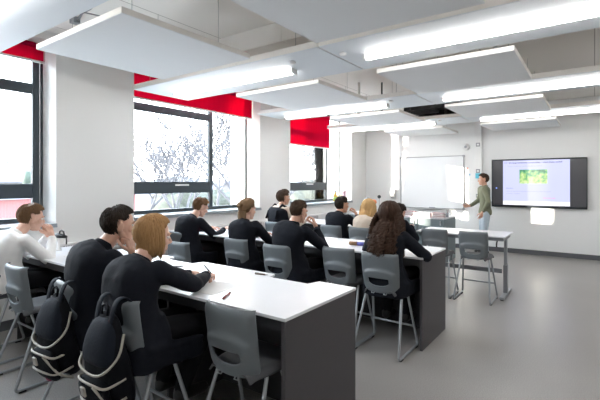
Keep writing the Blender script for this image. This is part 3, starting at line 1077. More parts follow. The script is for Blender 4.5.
def hair_locks(rng, style, down):
    """locks in head space; down = unit vector of gravity in head space"""
    mb = MB()
    C = Vector((0, -.014, .026))
    E = Vector((.080, .100, .096))
    def surf(th, ph, off=0.0):
        # th from the crown (tilted back), ph 0 = face, + to the right
        tilt = R(-14)
        x = math.sin(th) * math.sin(ph)
        y = math.sin(th) * math.cos(ph)
        z = math.cos(th)
        y, z = y * math.cos(tilt) + z * math.sin(tilt), z * math.cos(tilt) - y * math.sin(tilt)
        d = Vector((x, y, z)).normalized()
        return C + Vector((d.x * (E.x + off), d.y * (E.y + off), d.z * (E.z + off)))
    def limit(ph):
        a = abs(ph) / PI
        if style == 'short' or style == 'crop' or style == 'shaggy':
            if a < .26:
                return R(66)
            if a < .44:
                return R(66 + (84 - 66) * ss(.26, .40, a))
            if a < .55:
                return R(84 - 7 * ss(.44, .46, a))
            return R(77 + (127 - 77) * ss(.55, .63, a))
        if a < .22:
            return R(64)
        if a < .5:
            return R(64 + (100 - 64) * (a - .22) / .28)
        return R(100 + 25 * min(1, (a - .5) / .2))
    # scalp cap
    n, m = 36, 12
    rings = []
    off = {'crop': .003, 'short': .008, 'shaggy': .012}.get(style, .010)
    for i in range(m + 1):
        ring = []
        for j in range(n):
            ph = -PI + 2 * PI * j / n
            th = .02 + (limit(ph) - .02) * i / m
            o_ = off * (1 - .75 * (i / m) ** 3)
            ring.append(surf(th, ph, o_ + rng.uniform(-.001, .002)))
        rings.append(ring)
    inner = [[C + (p - C) * .93 for p in ring] for ring in reversed(rings)]
    mb.loft(rings + inner, True)
    if style in ('short', 'crop', 'shaggy'):
        N = {'crop': 420, 'short': 520, 'shaggy': 560}[style]
        for k in range(N):
            ph = rng.uniform(-PI, PI)
            th0 = limit(ph) * math.sqrt(rng.random()) * .97
            front = abs(ph) < R(60)
            L = {'crop': .022, 'short': .048 if th0 < R(75) else .028, 'shaggy': .062 if th0 < R(85) else .04}[style] * rng.uniform(.7, 1.2)
            dth = L / .09
            th0 = min(th0, max(.05, limit(ph) * 1.03 - dth * (1.0 if abs(ph) < R(110) else .6)))
            sw = rng.uniform(-.25, .25) + (.35 if front else 0)
            lift = {'crop': .004, 'short': .010, 'shaggy': .016}[style]
            pts = []
            for s in range(5):
                f_ = s / 4
                o_ = off * (1 - .75 * (th0 / limit(ph)) ** 3) + lift * (math.sin(f_ * 2.2)) * (1.25 if front and th0 < R(60) else 1) * (1 - .5 * (th0 / limit(ph)) ** 2)
                pts.append(surf(th0 + dth * f_, ph + sw * f_ * dth * (1 if th0 > .3 else 3), o_))
            w_ = {'crop': .004, 'short': .0062, 'shaggy': .0068}[style]
            mb.tube(pts, [w_ * .8, w_, w_ * .9, w_ * .6, .0008], 5)
        return mb
    # long styles
    N = {'bob': 520, 'long': 300, 'curly': 330, 'tied': 300}[style]
    for k in range(N):
        ph = rng.uniform(-PI, PI)
        a = abs(ph)
        th1 = limit(ph) * (.96 if style != 'bob' else 1.0)
        th0 = R(rng.uniform(2, 40))
        if style == 'tied':
            tie = Vector((0, -.112, .02))
            pts = [surf(th0 + (th1 - th0) * f_ * (1 if a > 1.9 else .8), ph, .012 + .003 * rng.random()) for f_ in (0, .3, .6, .85)]
            if a < R(150):
                e = pts[-1]
                for f_ in (.35, .7, 1):
                    q = e.lerp(tie, f_)
                    dd = (q - C)
                    sc = max(1.0, math.sqrt(1 / ((dd.x / (E.x + .014)) ** 2 + (dd.y / (E.y + .014)) ** 2 + (dd.z / (E.z + .014)) ** 2)))
                    pts.append(C + dd * min(sc, 1.35))
            w_ = .006
            mb.tube(pts, [w_ * .6] + [w_] * (len(pts) - 2) + [w_ * .6], 5)
            continue
        pts = []
        for f_ in (0, .2, .4, .6, .8, 1):
            pts.append(surf(th0 + (th1 - th0) * f_, ph, .011 + .006 * rng.random() + (.008 if style == 'curly' else .0)))
        face = a < (R(66) if style == 'bob' else R(52))
        if style == 'bob':
            endz = -.118 + rng.uniform(-.026, .016) if not face else None
        elif style == 'long':
            endz = -.30 + rng.uniform(-.05, .03) if not face else None
        else:
            endz = -.36 + rng.uniform(-.06, .04) if not face else None
        if face and style != 'bob':
            # sweep to the side
            pts = [surf(th0 + (R(75) - th0) * f_, ph + (1 if ph > 0 else -1) * R(60) * f_ ** 1.5, .013) for f_ in (0, .2, .4, .6, .8, 1)]
            endz = -.16 if style == 'long' else -.2
        if endz is not None:
            e = pts[-1]
            L = max(.02, (e.z - endz))
            nseg = max(3, int(L / (.020 if style == 'curly' else .035)))
            out = Vector((e.x, e.y, 0))
            if out.length > 1e-4:
                out.normalize()
            wph = rng.uniform(0, 6.28)
            amp = {'bob': .002, 'long': .006, 'curly': .020}[style]
            lam = {'bob': .1, 'long': .12, 'curly': .060}[style] * rng.uniform(.85, 1.2)
            side = down.cross(out) if out.length else Vector((1, 0, 0))
            for s in range(1, nseg + 1):
                l = L * s / nseg
                p = e + down * l
                if style == 'curly' and out.y < .25:
                    p += Vector((0, -.42 * min(l, .24), 0)) * min(1, (.25 - out.y) * 1.6)
                if style == 'long' and out.y < .25:
                    p += Vector((0, -.36 * min(l, .22), 0)) * min(1, (.25 - out.y) * 1.6)
                if style == 'bob':
                    p += out * (.008 * math.sin(l / L * PI) - .020 * (l / L) ** 2)
                elif style == 'curly':
                    p += out * (.040 * math.sin(min(1, l / .16) * PI / 2)) * (1 if out.y < .2 else .5)
                else:
                    p += out * .012
                p += side * amp * math.sin(wph + l / lam * 2 * PI) * min(1, l / .05) + out * amp * .8 * math.cos(wph + l / lam * 2 * PI) * min(1, l / .05)
                pts.append(p)
        w_ = {'bob': .0068, 'long': .0065, 'curly': .0066}[style]
        nn = len(pts)
        mb.tube(pts, [w_ * .6] + [w_ * rng.uniform(.8, 1.15)] * (nn - 3) + [w_ * .7, .001], 5)
    return mb

def person(label, loc, rz, head, neck, wrists, hair, hairmat_, seed, face=(0, 0), curve=-.08, lean_x=0.0,
           hands=None, top='blazer', skin='skin', fine=1.0, poles=((.55, -.3, -.75), (-.55, -.3, -.75)), slim=1.0, standing=False, legmat='black', topmat=None):
    """all positions in local space: origin on the floor below the hips, +Y towards the bench"""
    global HEAD_ME
    rng = random.Random(seed)
    t = thing('person', label, 'person', loc, rz)
    head = Vector(head)
    neck = Vector(neck)
    hipz = .675 if not standing else .90
    P0 = Vector((0, -.015, hipz))
    P1 = Vector((lean_x * .3, curve, hipz + (neck.z - hipz) * .72))
    P2 = neck
    bez = lambda s: (1 - s) ** 2 * P0 + 2 * s * (1 - s) * P1 + s * s * P2
    def tan(s):
        return (2 * (1 - s) * (P1 - P0) + 2 * s * (P2 - P1)).normalized()
    X = Vector((1, 0, 0))
    def ring(s, hw, hd, n=24, ex=2.5, fwd=0.0):
        c = bez(max(0, min(1, s)))
        tg = tan(max(0, min(1, s)))
        if s < 0:
            c = c + tg * s * .5
        if s > 1:
            c = c + tg * (s - 1) * .5
        rt = (X - tg * X.dot(tg)).normalized()
        fw = tg.cross(rt) * -1
        if fw.y < 0:
            fw = -fw
        pts = []
        for j in range(n):
            a = 2 * PI * j / n
            ca, sa = math.cos(a), math.sin(a)
            x = hw * math.copysign(abs(ca) ** (2 / ex), ca)
            y = hd * math.copysign(abs(sa) ** (2 / ex), sa)
            pts.append(c + rt * x + fw * (y + fwd))
        return pts
    ST = [(-.12, .165, .115), (0, .170, .125), (.15, .165, .120), (.32, .158, .112), (.5, .166, .116), (.66, .180, .120), (.78, .186, .115), (.88, .172, .100), (.95, .128, .080), (1.0, .080, .062), (1.06, .056, .056)]
    def torso(mb, e, s0=-2, s1=2, flare=0.0):
        rs = []
        for s, a, b in ST:
            if s0 <= s <= s1:
                rs.append(ring(s, a * slim + e + (flare if s < .1 else 0), b * slim + e + (flare if s < .1 else 0)))
        mb.loft(rs)
    tg = tan(.9)
    rt = (X - tg * X.dot(tg)).normalized()
    fwv = UP.cross(rt)
    arms = []
    for k, sd in enumerate((1, -1)):
        sh = bez(.88) + rt * sd * .158 * slim + Vector((0, .035, -.01))
        wv = Vector(wrists[k])
        d = wv - sh
        if d.length > .535:
            wv = sh + d.normalized() * .535
        el = ik(sh, wv, poles[k], .285, .255)
        arms.append((sh, el, wv, sd))
    # ---- body: one surface
    b = MB()
    torso(b, -.014)
    legs = []
    for sd in (1, -1):
        if not standing:
            hp, kn = Vector((sd * .085, .02, hipz - .01)), Vector((sd * .105, .415, .645))
            an = Vector((sd * .10, .215, .285))
        else:
            hp, kn, an = Vector((sd * .085, 0, .88)), Vector((sd * .09, .02, .48)), Vector((sd * .09, -.01, .085))
        legs.append((hp, kn, an, sd))
        b.capsule(hp, kn, .078, .050)
        b.capsule(kn, an, .050, .032)
        b.capsule(an, an + Vector((0, .05, -.045)), .032, .024)
    for sh, el, wv, sd in arms:
        b.capsule(sh, el, .046, .036)
        b.capsule(el, wv, .037, .024)
    hb = basis(Vector((math.sin(face[0]) * math.cos(face[1]), math.cos(face[0]) * math.cos(face[1]), math.sin(face[1]))))
    HM = Matrix.Translation(head) @ hb.to_4x4()
    b.capsule(head + hb @ Vector((0, -.022, -.05)), neck + (neck - head).normalized() * .02, .049, .056)
    body = MB()
    mesh_to_mb(fused(b, .011, 3), body, 0)
    if HEAD_ME is None:
        HEAD_ME = fused(head_mb(), .0042, 3, .4, 'head')
    hm = MB()
    hn = MB()
    hn.add([v.co[:] for v in HEAD_ME.vertices], [tuple(p.vertices) for p in HEAD_ME.polygons], 0)
    body.join(hn, HM)
    neckmb = MB()
    neckmb.capsule(head + hb @ Vector((0, -.020, -.045)), neck, .049, .056, 20)
    body.join(neckmb)
    for s in (-1, 1):
        e = MB()
        e.ell((s * .030, .0735, .006), (.0125, .0125, .0105), 12, 8)
        body.join(e, HM, 1)
        e = MB()
        e.ell((s * .030, .0835, .006), (.0050, .0035, .0050), 10, 6)
        body.join(e, HM, 2)
    if hands:
        for k, hd in enumerate(hands):
            if hd is None:
                continue
            sh, el, wv, sd = arms[k]
            q = hand_mb(hd[0], hd[1], sd, *hd[2:])
            me = fused(q, .0034 * fine, 2, .4)
            hm2 = MB()
            mesh_to_mb(me, hm2, 0)
            body.join(hm2, Matrix.Translation(wv + Vector(hd[0]).normalized() * .018))
    o = body.build('body', [M[skin], M['eye'], M['dark']], t, True)
    # ---- clothes
    tm = topmat or {'blazer': M['navy'], 'shirt': M['shirt'], 'gilet': M['beige']}[top]
    j = MB()
    ease = .012 if top == 'blazer' else .010
    torso(j, ease, -.2, 1.0, .012)
    if top == 'blazer':
        tl = []
        for z_, a_, b_, yo in ((.50, .218, .135, -.035), (.54, .222, .145, -.03), (.62, .215, .150, -.02), (.70, .195, .140, -.015), (.78, .17, .125, -.02)):
            tl.append([Vector((a_ * slim * math.copysign(abs(math.cos(q)) ** .7, math.cos(q)), yo + b_ * math.copysign(abs(math.sin(q)) ** .7, math.sin(q)), z_)) for q in [2 * PI * k_ / 24 for k_ in range(24)]])
        j.loft(tl)
        if not standing:
            for sx in (-1, 1):
                for z_ in (.62, .575, .535):
                    j.capsule((sx * .205 * slim, -.06, z_), (sx * .215 * slim, .27, z_ - .015), .028, .024)
    for sh, el, wv, sd in arms:
        j.ell(sh + Vector((0, 0, -.004)), (.066, .066, .062))
        j.capsule(sh, el, .064, .053)
        dd = (wv - el).normalized()
        j.capsule(el, wv - dd * .028, .054, .036)
    vx = .010 * fine
    me = bake(j, [('REMESH', dict(mode='VOXEL', voxel_size=vx, use_smooth_shade=True)), ('SMOOTH', dict(factor=.5, iterations=7))], 'top')
    # folds
    sd_ = seed * 3.7
    amp = .007 if top == 'blazer' else .012
    for v in me.vertices:
        c = v.co
        nval = noise.noise(Vector((c.x * 9 + sd_, c.y * 9, c.z * 5))) * amp + noise.noise(Vector((c.x * 22, c.y * 22 + sd_, c.z * 14))) * amp * .45
        v.co = c + v.normal * nval
    nm = {'blazer': 'blazer', 'shirt': 'shirt', 'gilet': 'jumper'}[top]
    cl = obj(nm, me, tm, o, True)
    # collar
    cc = MB()
    rs = []
    axis = (head + hb @ Vector((0, -.03, -.06)) - neck).normalized()
    for kk, (hgt, r_) in enumerate(((-.02, .078), (.012, .071), (.030, .066), (.034, .062), (.026, .060), (.0, .062), (-.02, .064))):
        ring_ = []
        for jn in range(24):
            a = 2 * PI * jn / 24
            tx = Vector((1, 0, 0))
            ty = axis.cross(tx).normalized()
            dip = .022 * max(0, -math.sin(a)) if ty.y < 0 else .022 * max(0, math.sin(a))
            ring_.append(neck + axis * (hgt - dip) + tx * math.cos(a) * r_ + ty * math.sin(a) * r_)
        rs.append(ring_)
    cc.loft(rs, False)
    cc.build('collar', tm, cl, True)
    if top == 'blazer':
        sc = MB()
        sc.loft([[p + axis * .003 for p in [neck + (p_ - neck) * .94 for p_ in r_]] for r_ in rs], False)
        sc.build('shirt_collar', M['shirt'], cl, True)
    for (sh, el, wv, sd) in arms:
        dd = (wv - el).normalized()
        cu = MB()
        cu.tube([wv - dd * .045, wv - dd * .012], [.0375, .0345], 16)
        cu.tube([wv - dd * .02, wv - dd * .002], [.030, .029], 16) if top == 'blazer' else None
        cu.build('cuff', [tm], cl, True)
    if top == 'gilet':
        g = MB()
        torso(g, .030, 0, .9)
        gm = bake(g, [('REMESH', dict(mode='VOXEL', voxel_size=.014, use_smooth_shade=True)), ('SMOOTH', dict(factor=.5, iterations=4))], 'gilet')
        obj('gilet', gm, M['navy'], o, True)
        for (sh, el, wv, sd) in arms:
            pts = [bez(.5) + rt * sd * .13 + Vector((0, -.15, 0)), bez(.8) + rt * sd * .11 + Vector((0, -.14, .0)), bez(.97) + rt * sd * .10 + Vector((0, -.04, .055)), bez(.9) + rt * sd * .11 + Vector((0, .12, .0)), bez(.6) + rt * sd * .13 + Vector((0, .15, 0))]
            MB().tube(pts, .02, 8).build('gilet_strap', M['navy'], o, True)
    tr = MB()
    tr.loft([ring(s, a * slim + .006, b_ * slim + .006) for s, a, b_ in ST[:4]])
    for hp, kn, an, sd in legs:
        tr.capsule(hp, kn, .090, .064)
        tr.capsule(kn, an + Vector((0, 0, -.005)), .064, .050)
    me = fused(tr, .013, 5)
    obj('trousers', me, M[legmat] if isinstance(legmat, str) else legmat, o, True)
    for hp, kn, an, sd in legs:
        s_ = MB()
        if standing:
            f0, f1 = an + Vector((0, -.02, -.04)), an + Vector((0, .16, -.045))
        else:
            f0, f1 = an + Vector((0, -.015, -.045)), an + Vector((0, .165, -.062))
        s_.capsule(f0, f1, .040, .036)
        s_.capsule(an + Vector((0, 0, .005)), f0, .044, .042)
        me = fused(s_, .010, 3)
        sh_ = obj('shoe', me, M['shoe'], o, True)
    # ---- hair
    down = (hb.transposed() @ Vector((0, -.10 if hair == 'curly' else 0, -1))).normalized()
    hh = MB()
    hh.join(hair_locks(rng, hair, down), HM)
    ho = hh.build('hair', hairmat_, o, True)
    br = MB()
    for s in (-1, 1):
        q = MB()
        q.tube([(s * .014, .090, .026), (s * .030, .088, .031), (s * .046, .076, .027)], [.003, .004, .002], 6)
        br.join(q, HM)
    br.build('eyebrows', hairmat_, ho, True)
    if hair == 'tied':
        bun = MB()
        bun.ell((0, -.128, .035), (.042, .032, .042))
        for k in range(50):
            a = rng.uniform(0, 6.28)
            bb = rng.uniform(0, 6.28)
            p0 = Vector((math.cos(a) * .036, -.13, .035 + math.sin(a) * .036))
            pts = [p0 + Vector((math.cos(a + s * .6) - math.cos(a), -.02 * math.sin(s), math.sin(a + s * .6) - math.sin(a))) * .036 for s in (0, .7, 1.4)]
            bun.tube(pts, [.005, .007, .002], 5)
        for k in range(90):
            x = rng.uniform(-.07, .07)
            y0 = -.105 + abs(x) * .55
            pts = [Vector((x * .8, y0 - .012, .0)), Vector((x, y0 - .018, -.05)), Vector((x * 1.0, y0 - .012, -.10)), Vector((x * .85, y0 - .004, -.15 + rng.uniform(-.02, .02)))]
            bun.tube(pts, [.006, .007, .006, .001], 5)
        bm2 = MB()
        bm2.join(bun, HM)
        bm2.build('hair_bun', hairmat_, ho, True)
    return t

TB = .855
D = Vector
# near row
person('student in a white shirt at the far left, chin on clasped hands', (-4.24, 1.46, 0), 0, (.0, .18, 1.215), (0, .05, 1.075),
       ((.045, .335, 1.03), (-.045, .335, 1.03)), 'short', M['h_sandy'], 11, (.15, -.22), -.10,
       hands=(((-.25, -.25, 1), (-.9, -.2, 0), 70, 3), ((.25, -.25, 1), (.9, -.2, 0), 70, 3)), top='shirt', skin='skin2',
       poles=((.5, .2, -1), (-.5, .2, -1)))
person('dark-haired student in a black blazer resting his cheek on a fist, left of the blond', (-2.72, 1.43, 0), -.05, (.09, .13, 1.255), (.04, .03, 1.115),
       ((.175, .165, 1.055), (-.16, .40, TB + .05)), 'short', M['h_dark'], 12, (.32, -.08), -.11, lean_x=.05,
       hands=(((-.12, -.05, 1), (-.9, -.3, 0), 115, 2), ((.5, .8, 0), (0, 0, -1), 45, 5)), skin='skin2',
       poles=((.7, .3, -1), (-.6, -.3, -.6)))
person('student with chin-length blond hair writing at the near bench in a black blazer', (-2.18, 1.42, 0), -.04, (-.03, .11, 1.215), (-.015, .01, 1.07),
       ((.0, .49, TB + .055), (-.135, .47, TB + .05)), 'bob', M['h_blond'], 13, (.34, -.18), -.13,
       hands=(((-.55, .8, -.1), (-.25, -.1, -1), 65, 4), ((.8, .55, -.08), (.3, 0, -1), 55, 4)), skin='skin2',
       poles=((.85, -.35, -.45), (-.75, -.3, -.5)))
# middle row
person('fair short-haired student in a black blazer looking down, under the middle window', (-4.33, 3.53, 0), -.05, (.0, .19, 1.205), (0, .05, 1.07),
       ((.16, .46, TB + .045), (-.13, .45, TB + .045)), 'short', M['h_sandy'], 14, (.30, -.45), -.10,
       hands=(((-.2, .9, .15), (-.2, 0, -1), 55, 4), ((.5, .8, 0), (0, 0, -1), 45, 4)), skin='skin2', fine=1.3)
person('student with light hair tied back, holding a pen, in the middle row', (-3.30, 3.50, 0), 0, (-.02, .07, 1.225), (-.01, .0, 1.085),
       ((.17, .40, TB + .06), (-.13, .44, TB + .045)), 'tied', M['h_ash'], 15, (.15, -.15), -.09,
       hands=(((-.15, .9, .2), (-.4, 0, -.9), 60, 4), ((.5, .8, 0), (0, 0, -1), 45, 4)), skin='skin2', fine=1.3, slim=.94)
person('student with closely cropped brown hair leaning on one hand in the middle row', (-2.60, 3.46, 0), 0, (.06, .06, 1.235), (.03, -.01, 1.10),
       ((.17, .22, 1.06), (-.16, .42, TB + .045)), 'crop', M['h_mid'], 16, (.15, -.25), -.13, lean_x=.03,
       hands=(((-.35, -.1, 1), (-.8, -.3, 0), 80, 2), ((.5, .8, 0), (0, 0, -1), 45, 4)), fine=1.3, poles=((.75, .25, -1), (-.6, -.3, -.6)))
person('girl with long curly chestnut hair at the end of the middle bench', (-1.585, 3.61, 0), 0, (.0, .06, 1.225), (0, .0, 1.075),
       ((.17, .36, TB + .05), (-.15, .38, TB + .045)), 'curly', M['h_curl'], 17, (.0, -.22), -.07,
       hands=(((-.5, .8, 0), (0, 0, -1), 50, 4), ((.5, .8, 0), (0, 0, -1), 45, 4)), fine=1.3, slim=.95, poles=((.8, -.35, -.5), (-.8, -.35, -.5)))
# far row
person('student in a dark gilet over beige sleeves by the far pier', (-4.22, 5.30, 0), -.25, (.0, .09, 1.285), (0, .02, 1.13),
       ((.18, .40, TB + .045), (-.15, .42, TB + .045)), 'shaggy', M['h_mid'], 18, (.25, -.08), -.06,
       hands=(((-.4, .9, 0), (0, 0, -1), 45, 4), ((.5, .8, 0), (0, 0, -1), 45, 4)), top='gilet', fine=1.5)
person('dark-haired student in a black blazer with hand at mouth in the far row', (-3.17, 5.40, 0), -.05, (.03, .08, 1.195), (.01, .01, 1.06),
       ((.17, .27, 1.035), (-.14, .42, TB + .045)), 'short', M['h_dark'], 19, (.45, -.05), -.09,
       hands=(((-.45, -.1, 1), (-.8, -.3, 0), 80, 2), ((.5, .8, 0), (0, 0, -1), 45, 4)), fine=1.5, poles=((.75, .25, -1), (-.6, -.3, -.6)))
person('golden-haired student beside the curly-haired girl, in the far row', (-2.71, 5.36, 0), 0, (.0, .15, 1.165), (0, .05, 1.03),
       ((.15, .42, TB + .045), (-.14, .44, TB + .045)), 'long', M['h_gold'], 20, (.1, -.3), -.08,
       hands=(((-.4, .9, 0), (0, 0, -1), 45, 4), ((.5, .8, 0), (0, 0, -1), 45, 4)), skin='skin2', fine=1.5, slim=.85, top='shirt', topmat=M['beige'])
person('student with dark hair bent low over the far bench, hidden behind the curly-haired girl', (-2.335, 5.52, 0), 0, (.0, .24, 1.10), (0, .10, .99),
       ((.12, .38, TB + .045), (-.10, .42, TB + .045)), 'short', M['h_dark'], 21, (.1, -.5), -.04,
       hands=(((-.3, .9, 0), (0, 0, -1), 45, 4), ((.5, .8, 0), (0, 0, -1), 45, 4)), fine=1.5, slim=.82)
# teacher
person('standing person in a dark olive top beside the wall screen', (-1.93, 9.50, 0), R(118), (.0, .03, 1.60), (0, .0, 1.45),
       ((.2, .25, 1.02), (-.2, .10, .92)), 'short', M['h_mid'], 22, (.0, -.1), -.01,
       hands=(((-.1, 1, .0), (-1, 0, 0), 40, 4), ((0, .3, -1), (1, 0, 0), 35, 4)), fine=1.6, slim=.82, standing=True, top='shirt',
       topmat=mat('olive cloth', (.16, .17, .11), .8, var=.1), legmat=mat('pale blue cloth', (.45, .52, .58), .8))

# ------------------------------------------------------------------ backpacks
CREAM = mat('cream piping', (.42, .39, .34), .6)
BAG = mat('black nylon', (.004, .0045, .007), .75, var=.15, scale=60, bump=.3, bscale=50, spec=.15)
BAGN = mat('dark navy nylon', (.006, .009, .016), .75, var=.15, scale=60, bump=.3, bscale=50, spec=.2)
def backpack(label, loc, rz, logo):
    t = thing('backpack', label, 'bag', loc, rz, 'black backpacks hung on chair backs')
    # origin: centre of the chair back's rear face at its top; -Y is outwards, hangs down
    zs = [(-.56, .06, .06), (-.55, .12, .10), (-.50, .15, .15), (-.42, .16, .165), (-.33, .16, .16), (-.24, .15, .14), (-.16, .13, .105), (-.10, .10, .07), (-.065, .07, .04), (-.055, .03, .02)]
    rings = []
    def ring(z, hw, dp, n=28):
        out = []
        for j in range(n):
            a = 2 * PI * j / n
            ca, sa = math.cos(a), math.sin(a)
            x = hw * math.copysign(abs(ca) ** .72, ca)
            y = dp / 2 * math.copysign(abs(sa) ** .72, sa)
            out.append(Vector((x, -.02 - dp / 2 + y, z)))
        return out
    for z, hw, dp in zs:
        rings.append(ring(z, hw, dp))
    mb = MB().loft(rings)
    me = bake(mb, [('SUBSURF', dict(levels=1))], 'bag')
    for v in me.vertices:
        c = v.co
        v.co = c + v.normal * (noise.noise(Vector((c.x * 12 + loc[0] * 5, c.y * 12, c.z * 9))) * .012)
    body = obj('main_compartment', me, BAG, t, True)
    # upper hood panel, paler navy
    hr = []
    for z, hw, dp in [(-.30, .146, .150), (-.26, .146, .146), (-.20, .135, .128), (-.14, .114, .098), (-.095, .086, .068), (-.07, .05, .04)]:
        hr.append([p + Vector((0, -.010, 0)) for p in ring(z, hw + .004, dp + .004)])
    MB().loft(hr).build('upper_panel', BAGN, t, True, mods=[('SUBSURF', dict(levels=1, render_levels=1))])
    # front pocket
    pr = []
    for z, hw, dp in [(-.545, .07, .03), (-.53, .115, .06), (-.46, .135, .075), (-.40, .135, .07), (-.36, .11, .05), (-.345, .06, .02)]:
        pr.append([Vector((p.x, p.y - .135, p.z)) for p in ring(z, hw, dp)])
    MB().loft(pr).build('front_pocket', BAG, t, True, mods=[('SUBSURF', dict(levels=1, render_levels=1))])
    # cream piping
    def pipe(pts, r=.0066):
        pts = [Vector((p[0] * .97, p[1] * .92, p[2])) for p in pts]
        out = []
        for i in range(len(pts) - 1):
            p0 = pts[max(i - 1, 0)]
            p1, p2 = pts[i], pts[i + 1]
            p3 = pts[min(i + 2, len(pts) - 1)]
            for k in range(5):
                s = k / 5
                out.append(.5 * ((2 * p1) + (-p0 + p2) * s + (2 * p0 - 5 * p1 + 4 * p2 - p3) * s * s + (-p0 + 3 * p1 - 3 * p2 + p3) * s ** 3))
        out.append(pts[-1])
        MB().tube(out, r, 6).build('piping', CREAM, t, True)
    pipe([(.155, -.06, -.14), (.165, -.12, -.235), (.12, -.20, -.30), (0, -.215, -.325), (-.12, -.20, -.30), (-.165, -.12, -.25), (-.15, -.07, -.18)])
    pipe([(.158, -.10, -.37), (.135, -.205, -.375), (.06, -.238, -.358), (-.06, -.238, -.358), (-.135, -.205, -.375), (-.165, -.12, -.41)])
    pipe([(.155, -.115, -.47), (.128, -.22, -.475), (.0, -.262, -.452), (-.128, -.22, -.475), (-.155, -.12, -.47)])
    pipe([(.07, -.243, -.36), (.12, -.228, -.42), (.145, -.20, -.48), (.155, -.13, -.54)])
    q = MB()
    q.box(-.02, -.248, -.42, .02, -.236, -.37)
    q.build('zip_pull', CREAM, t, bevel=.004)
    lg = MB().ell((.03, -.202, -.525), (.035, .012, .016))
    lg.build('logo_patch', mat('crimson patch', (.22, .02, .07), .6), t, True)
    # straps over the chair back
    for sx in (-1, 1):
        s = []
        pts = [(sx * .065, -.085, -.13), (sx * .07, -.055, -.04), (sx * .072, -.018, .015), (sx * .074, .012, .019), (sx * .076, .045, .002), (sx * .08, .062, -.05), (sx * .085, .066, -.12)]
        rs = []
        for i, p in enumerate(pts):
            p = Vector(p)
            tn = (Vector(pts[min(i + 1, len(pts) - 1)]) - Vector(pts[max(i - 1, 0)])).normalized()
            nn = tn.cross(Vector((1, 0, 0))).normalized()
            wv = .024
            rs.append([p + Vector((wv, 0, 0)) + nn * .006, p + Vector((-wv, 0, 0)) + nn * .006, p + Vector((-wv, 0, 0)) - nn * .006, p + Vector((wv, 0, 0)) - nn * .006])
        MB().loft(rs).build('shoulder_strap', BAGN, t, True, mods=[('SUBSURF', dict(levels=1, render_levels=1))])
    MB().tube([(-.03, -.06, -.06), (-.028, -.045, -.02), (0, -.04, -.008), (.028, -.045, -.02), (.03, -.06, -.06)], .007, 8).build('grab_handle', BAG, t, True)
    return t
backpack('left black backpack with cream piping, hung on the chair behind the dark-haired boy', (-2.72, 1.222, .915), .05, 0)
bpy.data.objects['backpack'].rotation_euler.x = .20
backpack('right black backpack with cream piping, hung on the chair behind the blond student', (-2.12, 1.212, .915), .0, 1).rotation_euler.x = .20

# ------------------------------------------------------------------ things on the benches
def pen(x, y, z, rz, L, c, label, capc=None, tilt=0):
    t = thing('pen', label, 'pen', (x, y, z + .0065), rz, 'pens on the benches')
    t.rotation_euler = (0, -tilt, rz)
    MB().tube([(-L / 2, 0, 0), (L * .3, 0, 0)], .0062, 10).build('pen_barrel', c, t, True)
    MB().tube([(L * .3, 0, 0), (L * .45, 0, 0), (L * .5, 0, 0)], [.0060, .0045, .001], 10).build('pen_tip', capc or M['steel'], t, True)
    MB().box(-L / 2 - .002, -.002, .006, -L * .2, .002, .009).build('pen_clip', capc or M['steel'], t)
def paper(x, y, z, rz, w_, d, label, group, m=None, n=1):
    mb = MB()
    mb.box(-w_ / 2, -d / 2, 0, w_ / 2, d / 2, .0008 * n)
    o = mb.build('paper_sheet', m or pagem, None, loc=(x, y, z))
    o.rotation_euler = (0, 0, rz)
    tag(o, label, 'paper', group)
PG = 'sheets of paper on the benches'
Z = TB + .0006
paper(-2.02, 1.87, Z, .12, .21, .297, 'white sheet on the near bench under the blond student’s hands', PG)
pen(-1.815, 1.765, Z, R(118), .145, mat('marker barrel', (.25, .03, .03), .4), 'dark red marker pen lying on the near bench right of the sheet', M['dark'])
pen(-2.215, 1.965, TB + .075, R(160), .13, M['dark'], 'black pen held in the blond student’s fingers', M['dark'], .3)
paper(-3.90, 1.95, Z, .2, .30, .21, 'white sheet in front of the white-shirted student on the near bench', PG, n=3)
t = thing('pencil_case', 'small black pencil case on the near bench left of the dark-haired student', 'pencil case', (-3.45, 1.93, Z), .5)
MB().box(-.085, -.03, 0, .085, .03, .045).build('case_body', M['dark'], t, bevel=.015)
MB().tube([(-.075, 0, .0465), (.075, 0, .0465)], .003, 6).build('zip', M['steel'], t)
paper(-3.0, 2.12, Z, .1, .21, .297, 'white sheet on the near bench between the dark-haired boy and his neighbour', PG)
pen(-2.78, 2.12, Z, .9, .15, M['dark'], 'black pen lying at the back of the near bench', M['dark'])
pen(-2.02, 2.32, Z, .2, .11, mat('brown pen', (.12, .07, .05), .5), 'short brown pen at the far edge of the near bench')
for (x, y, a, lab) in [(-4.0, 4.08, .1, 'white sheet under the hands of the student below the middle window'),
                       (-3.1, 4.05, -.1, 'white sheet in front of the student with tied-back hair'),
                       (-2.25, 4.12, .2, 'white sheet beside the cropped-haired student on the middle bench'),
                       (-1.36, 3.92, .1, 'white sheet at the right hand of the curly-haired girl'),
                       (-2.55, 6.2, .1, 'white sheet on the far bench near its right end'),
                       (-3.6, 6.1, .3, 'white sheet on the far bench left of the dark-haired student')]:
    paper(x, y, Z, a, .21, .297, lab, PG)
book(-2.98, 4.2, Z, .21, .15, .008, .3, mat('pale green cover', (.5, .62, .52), .6), 'pale green exercise book before the student with tied-back hair', None)
t = thing('pencil_case', 'small tan and blue pencil case on the middle bench', 'pencil case', (-2.10, 4.0, Z), .1)
MB().tube([(-.10, 0, .022), (-.09, 0, .022), (.0, 0, .022)], [.010, .021, .021], 12).build('case_end', mat('tan cloth', (.28, .16, .08), .7), t, True)
MB().tube([(0, 0, .022), (.09, 0, .022), (.10, 0, .022)], [.021, .021, .010], 12).build('case_body', mat('blue violet cloth', (.12, .12, .40), .7), t, True)
pen(-3.11, 3.985, TB + .07, R(60), .14, M['white'], 'white pen held by the student with tied-back hair', M['white'], .7)
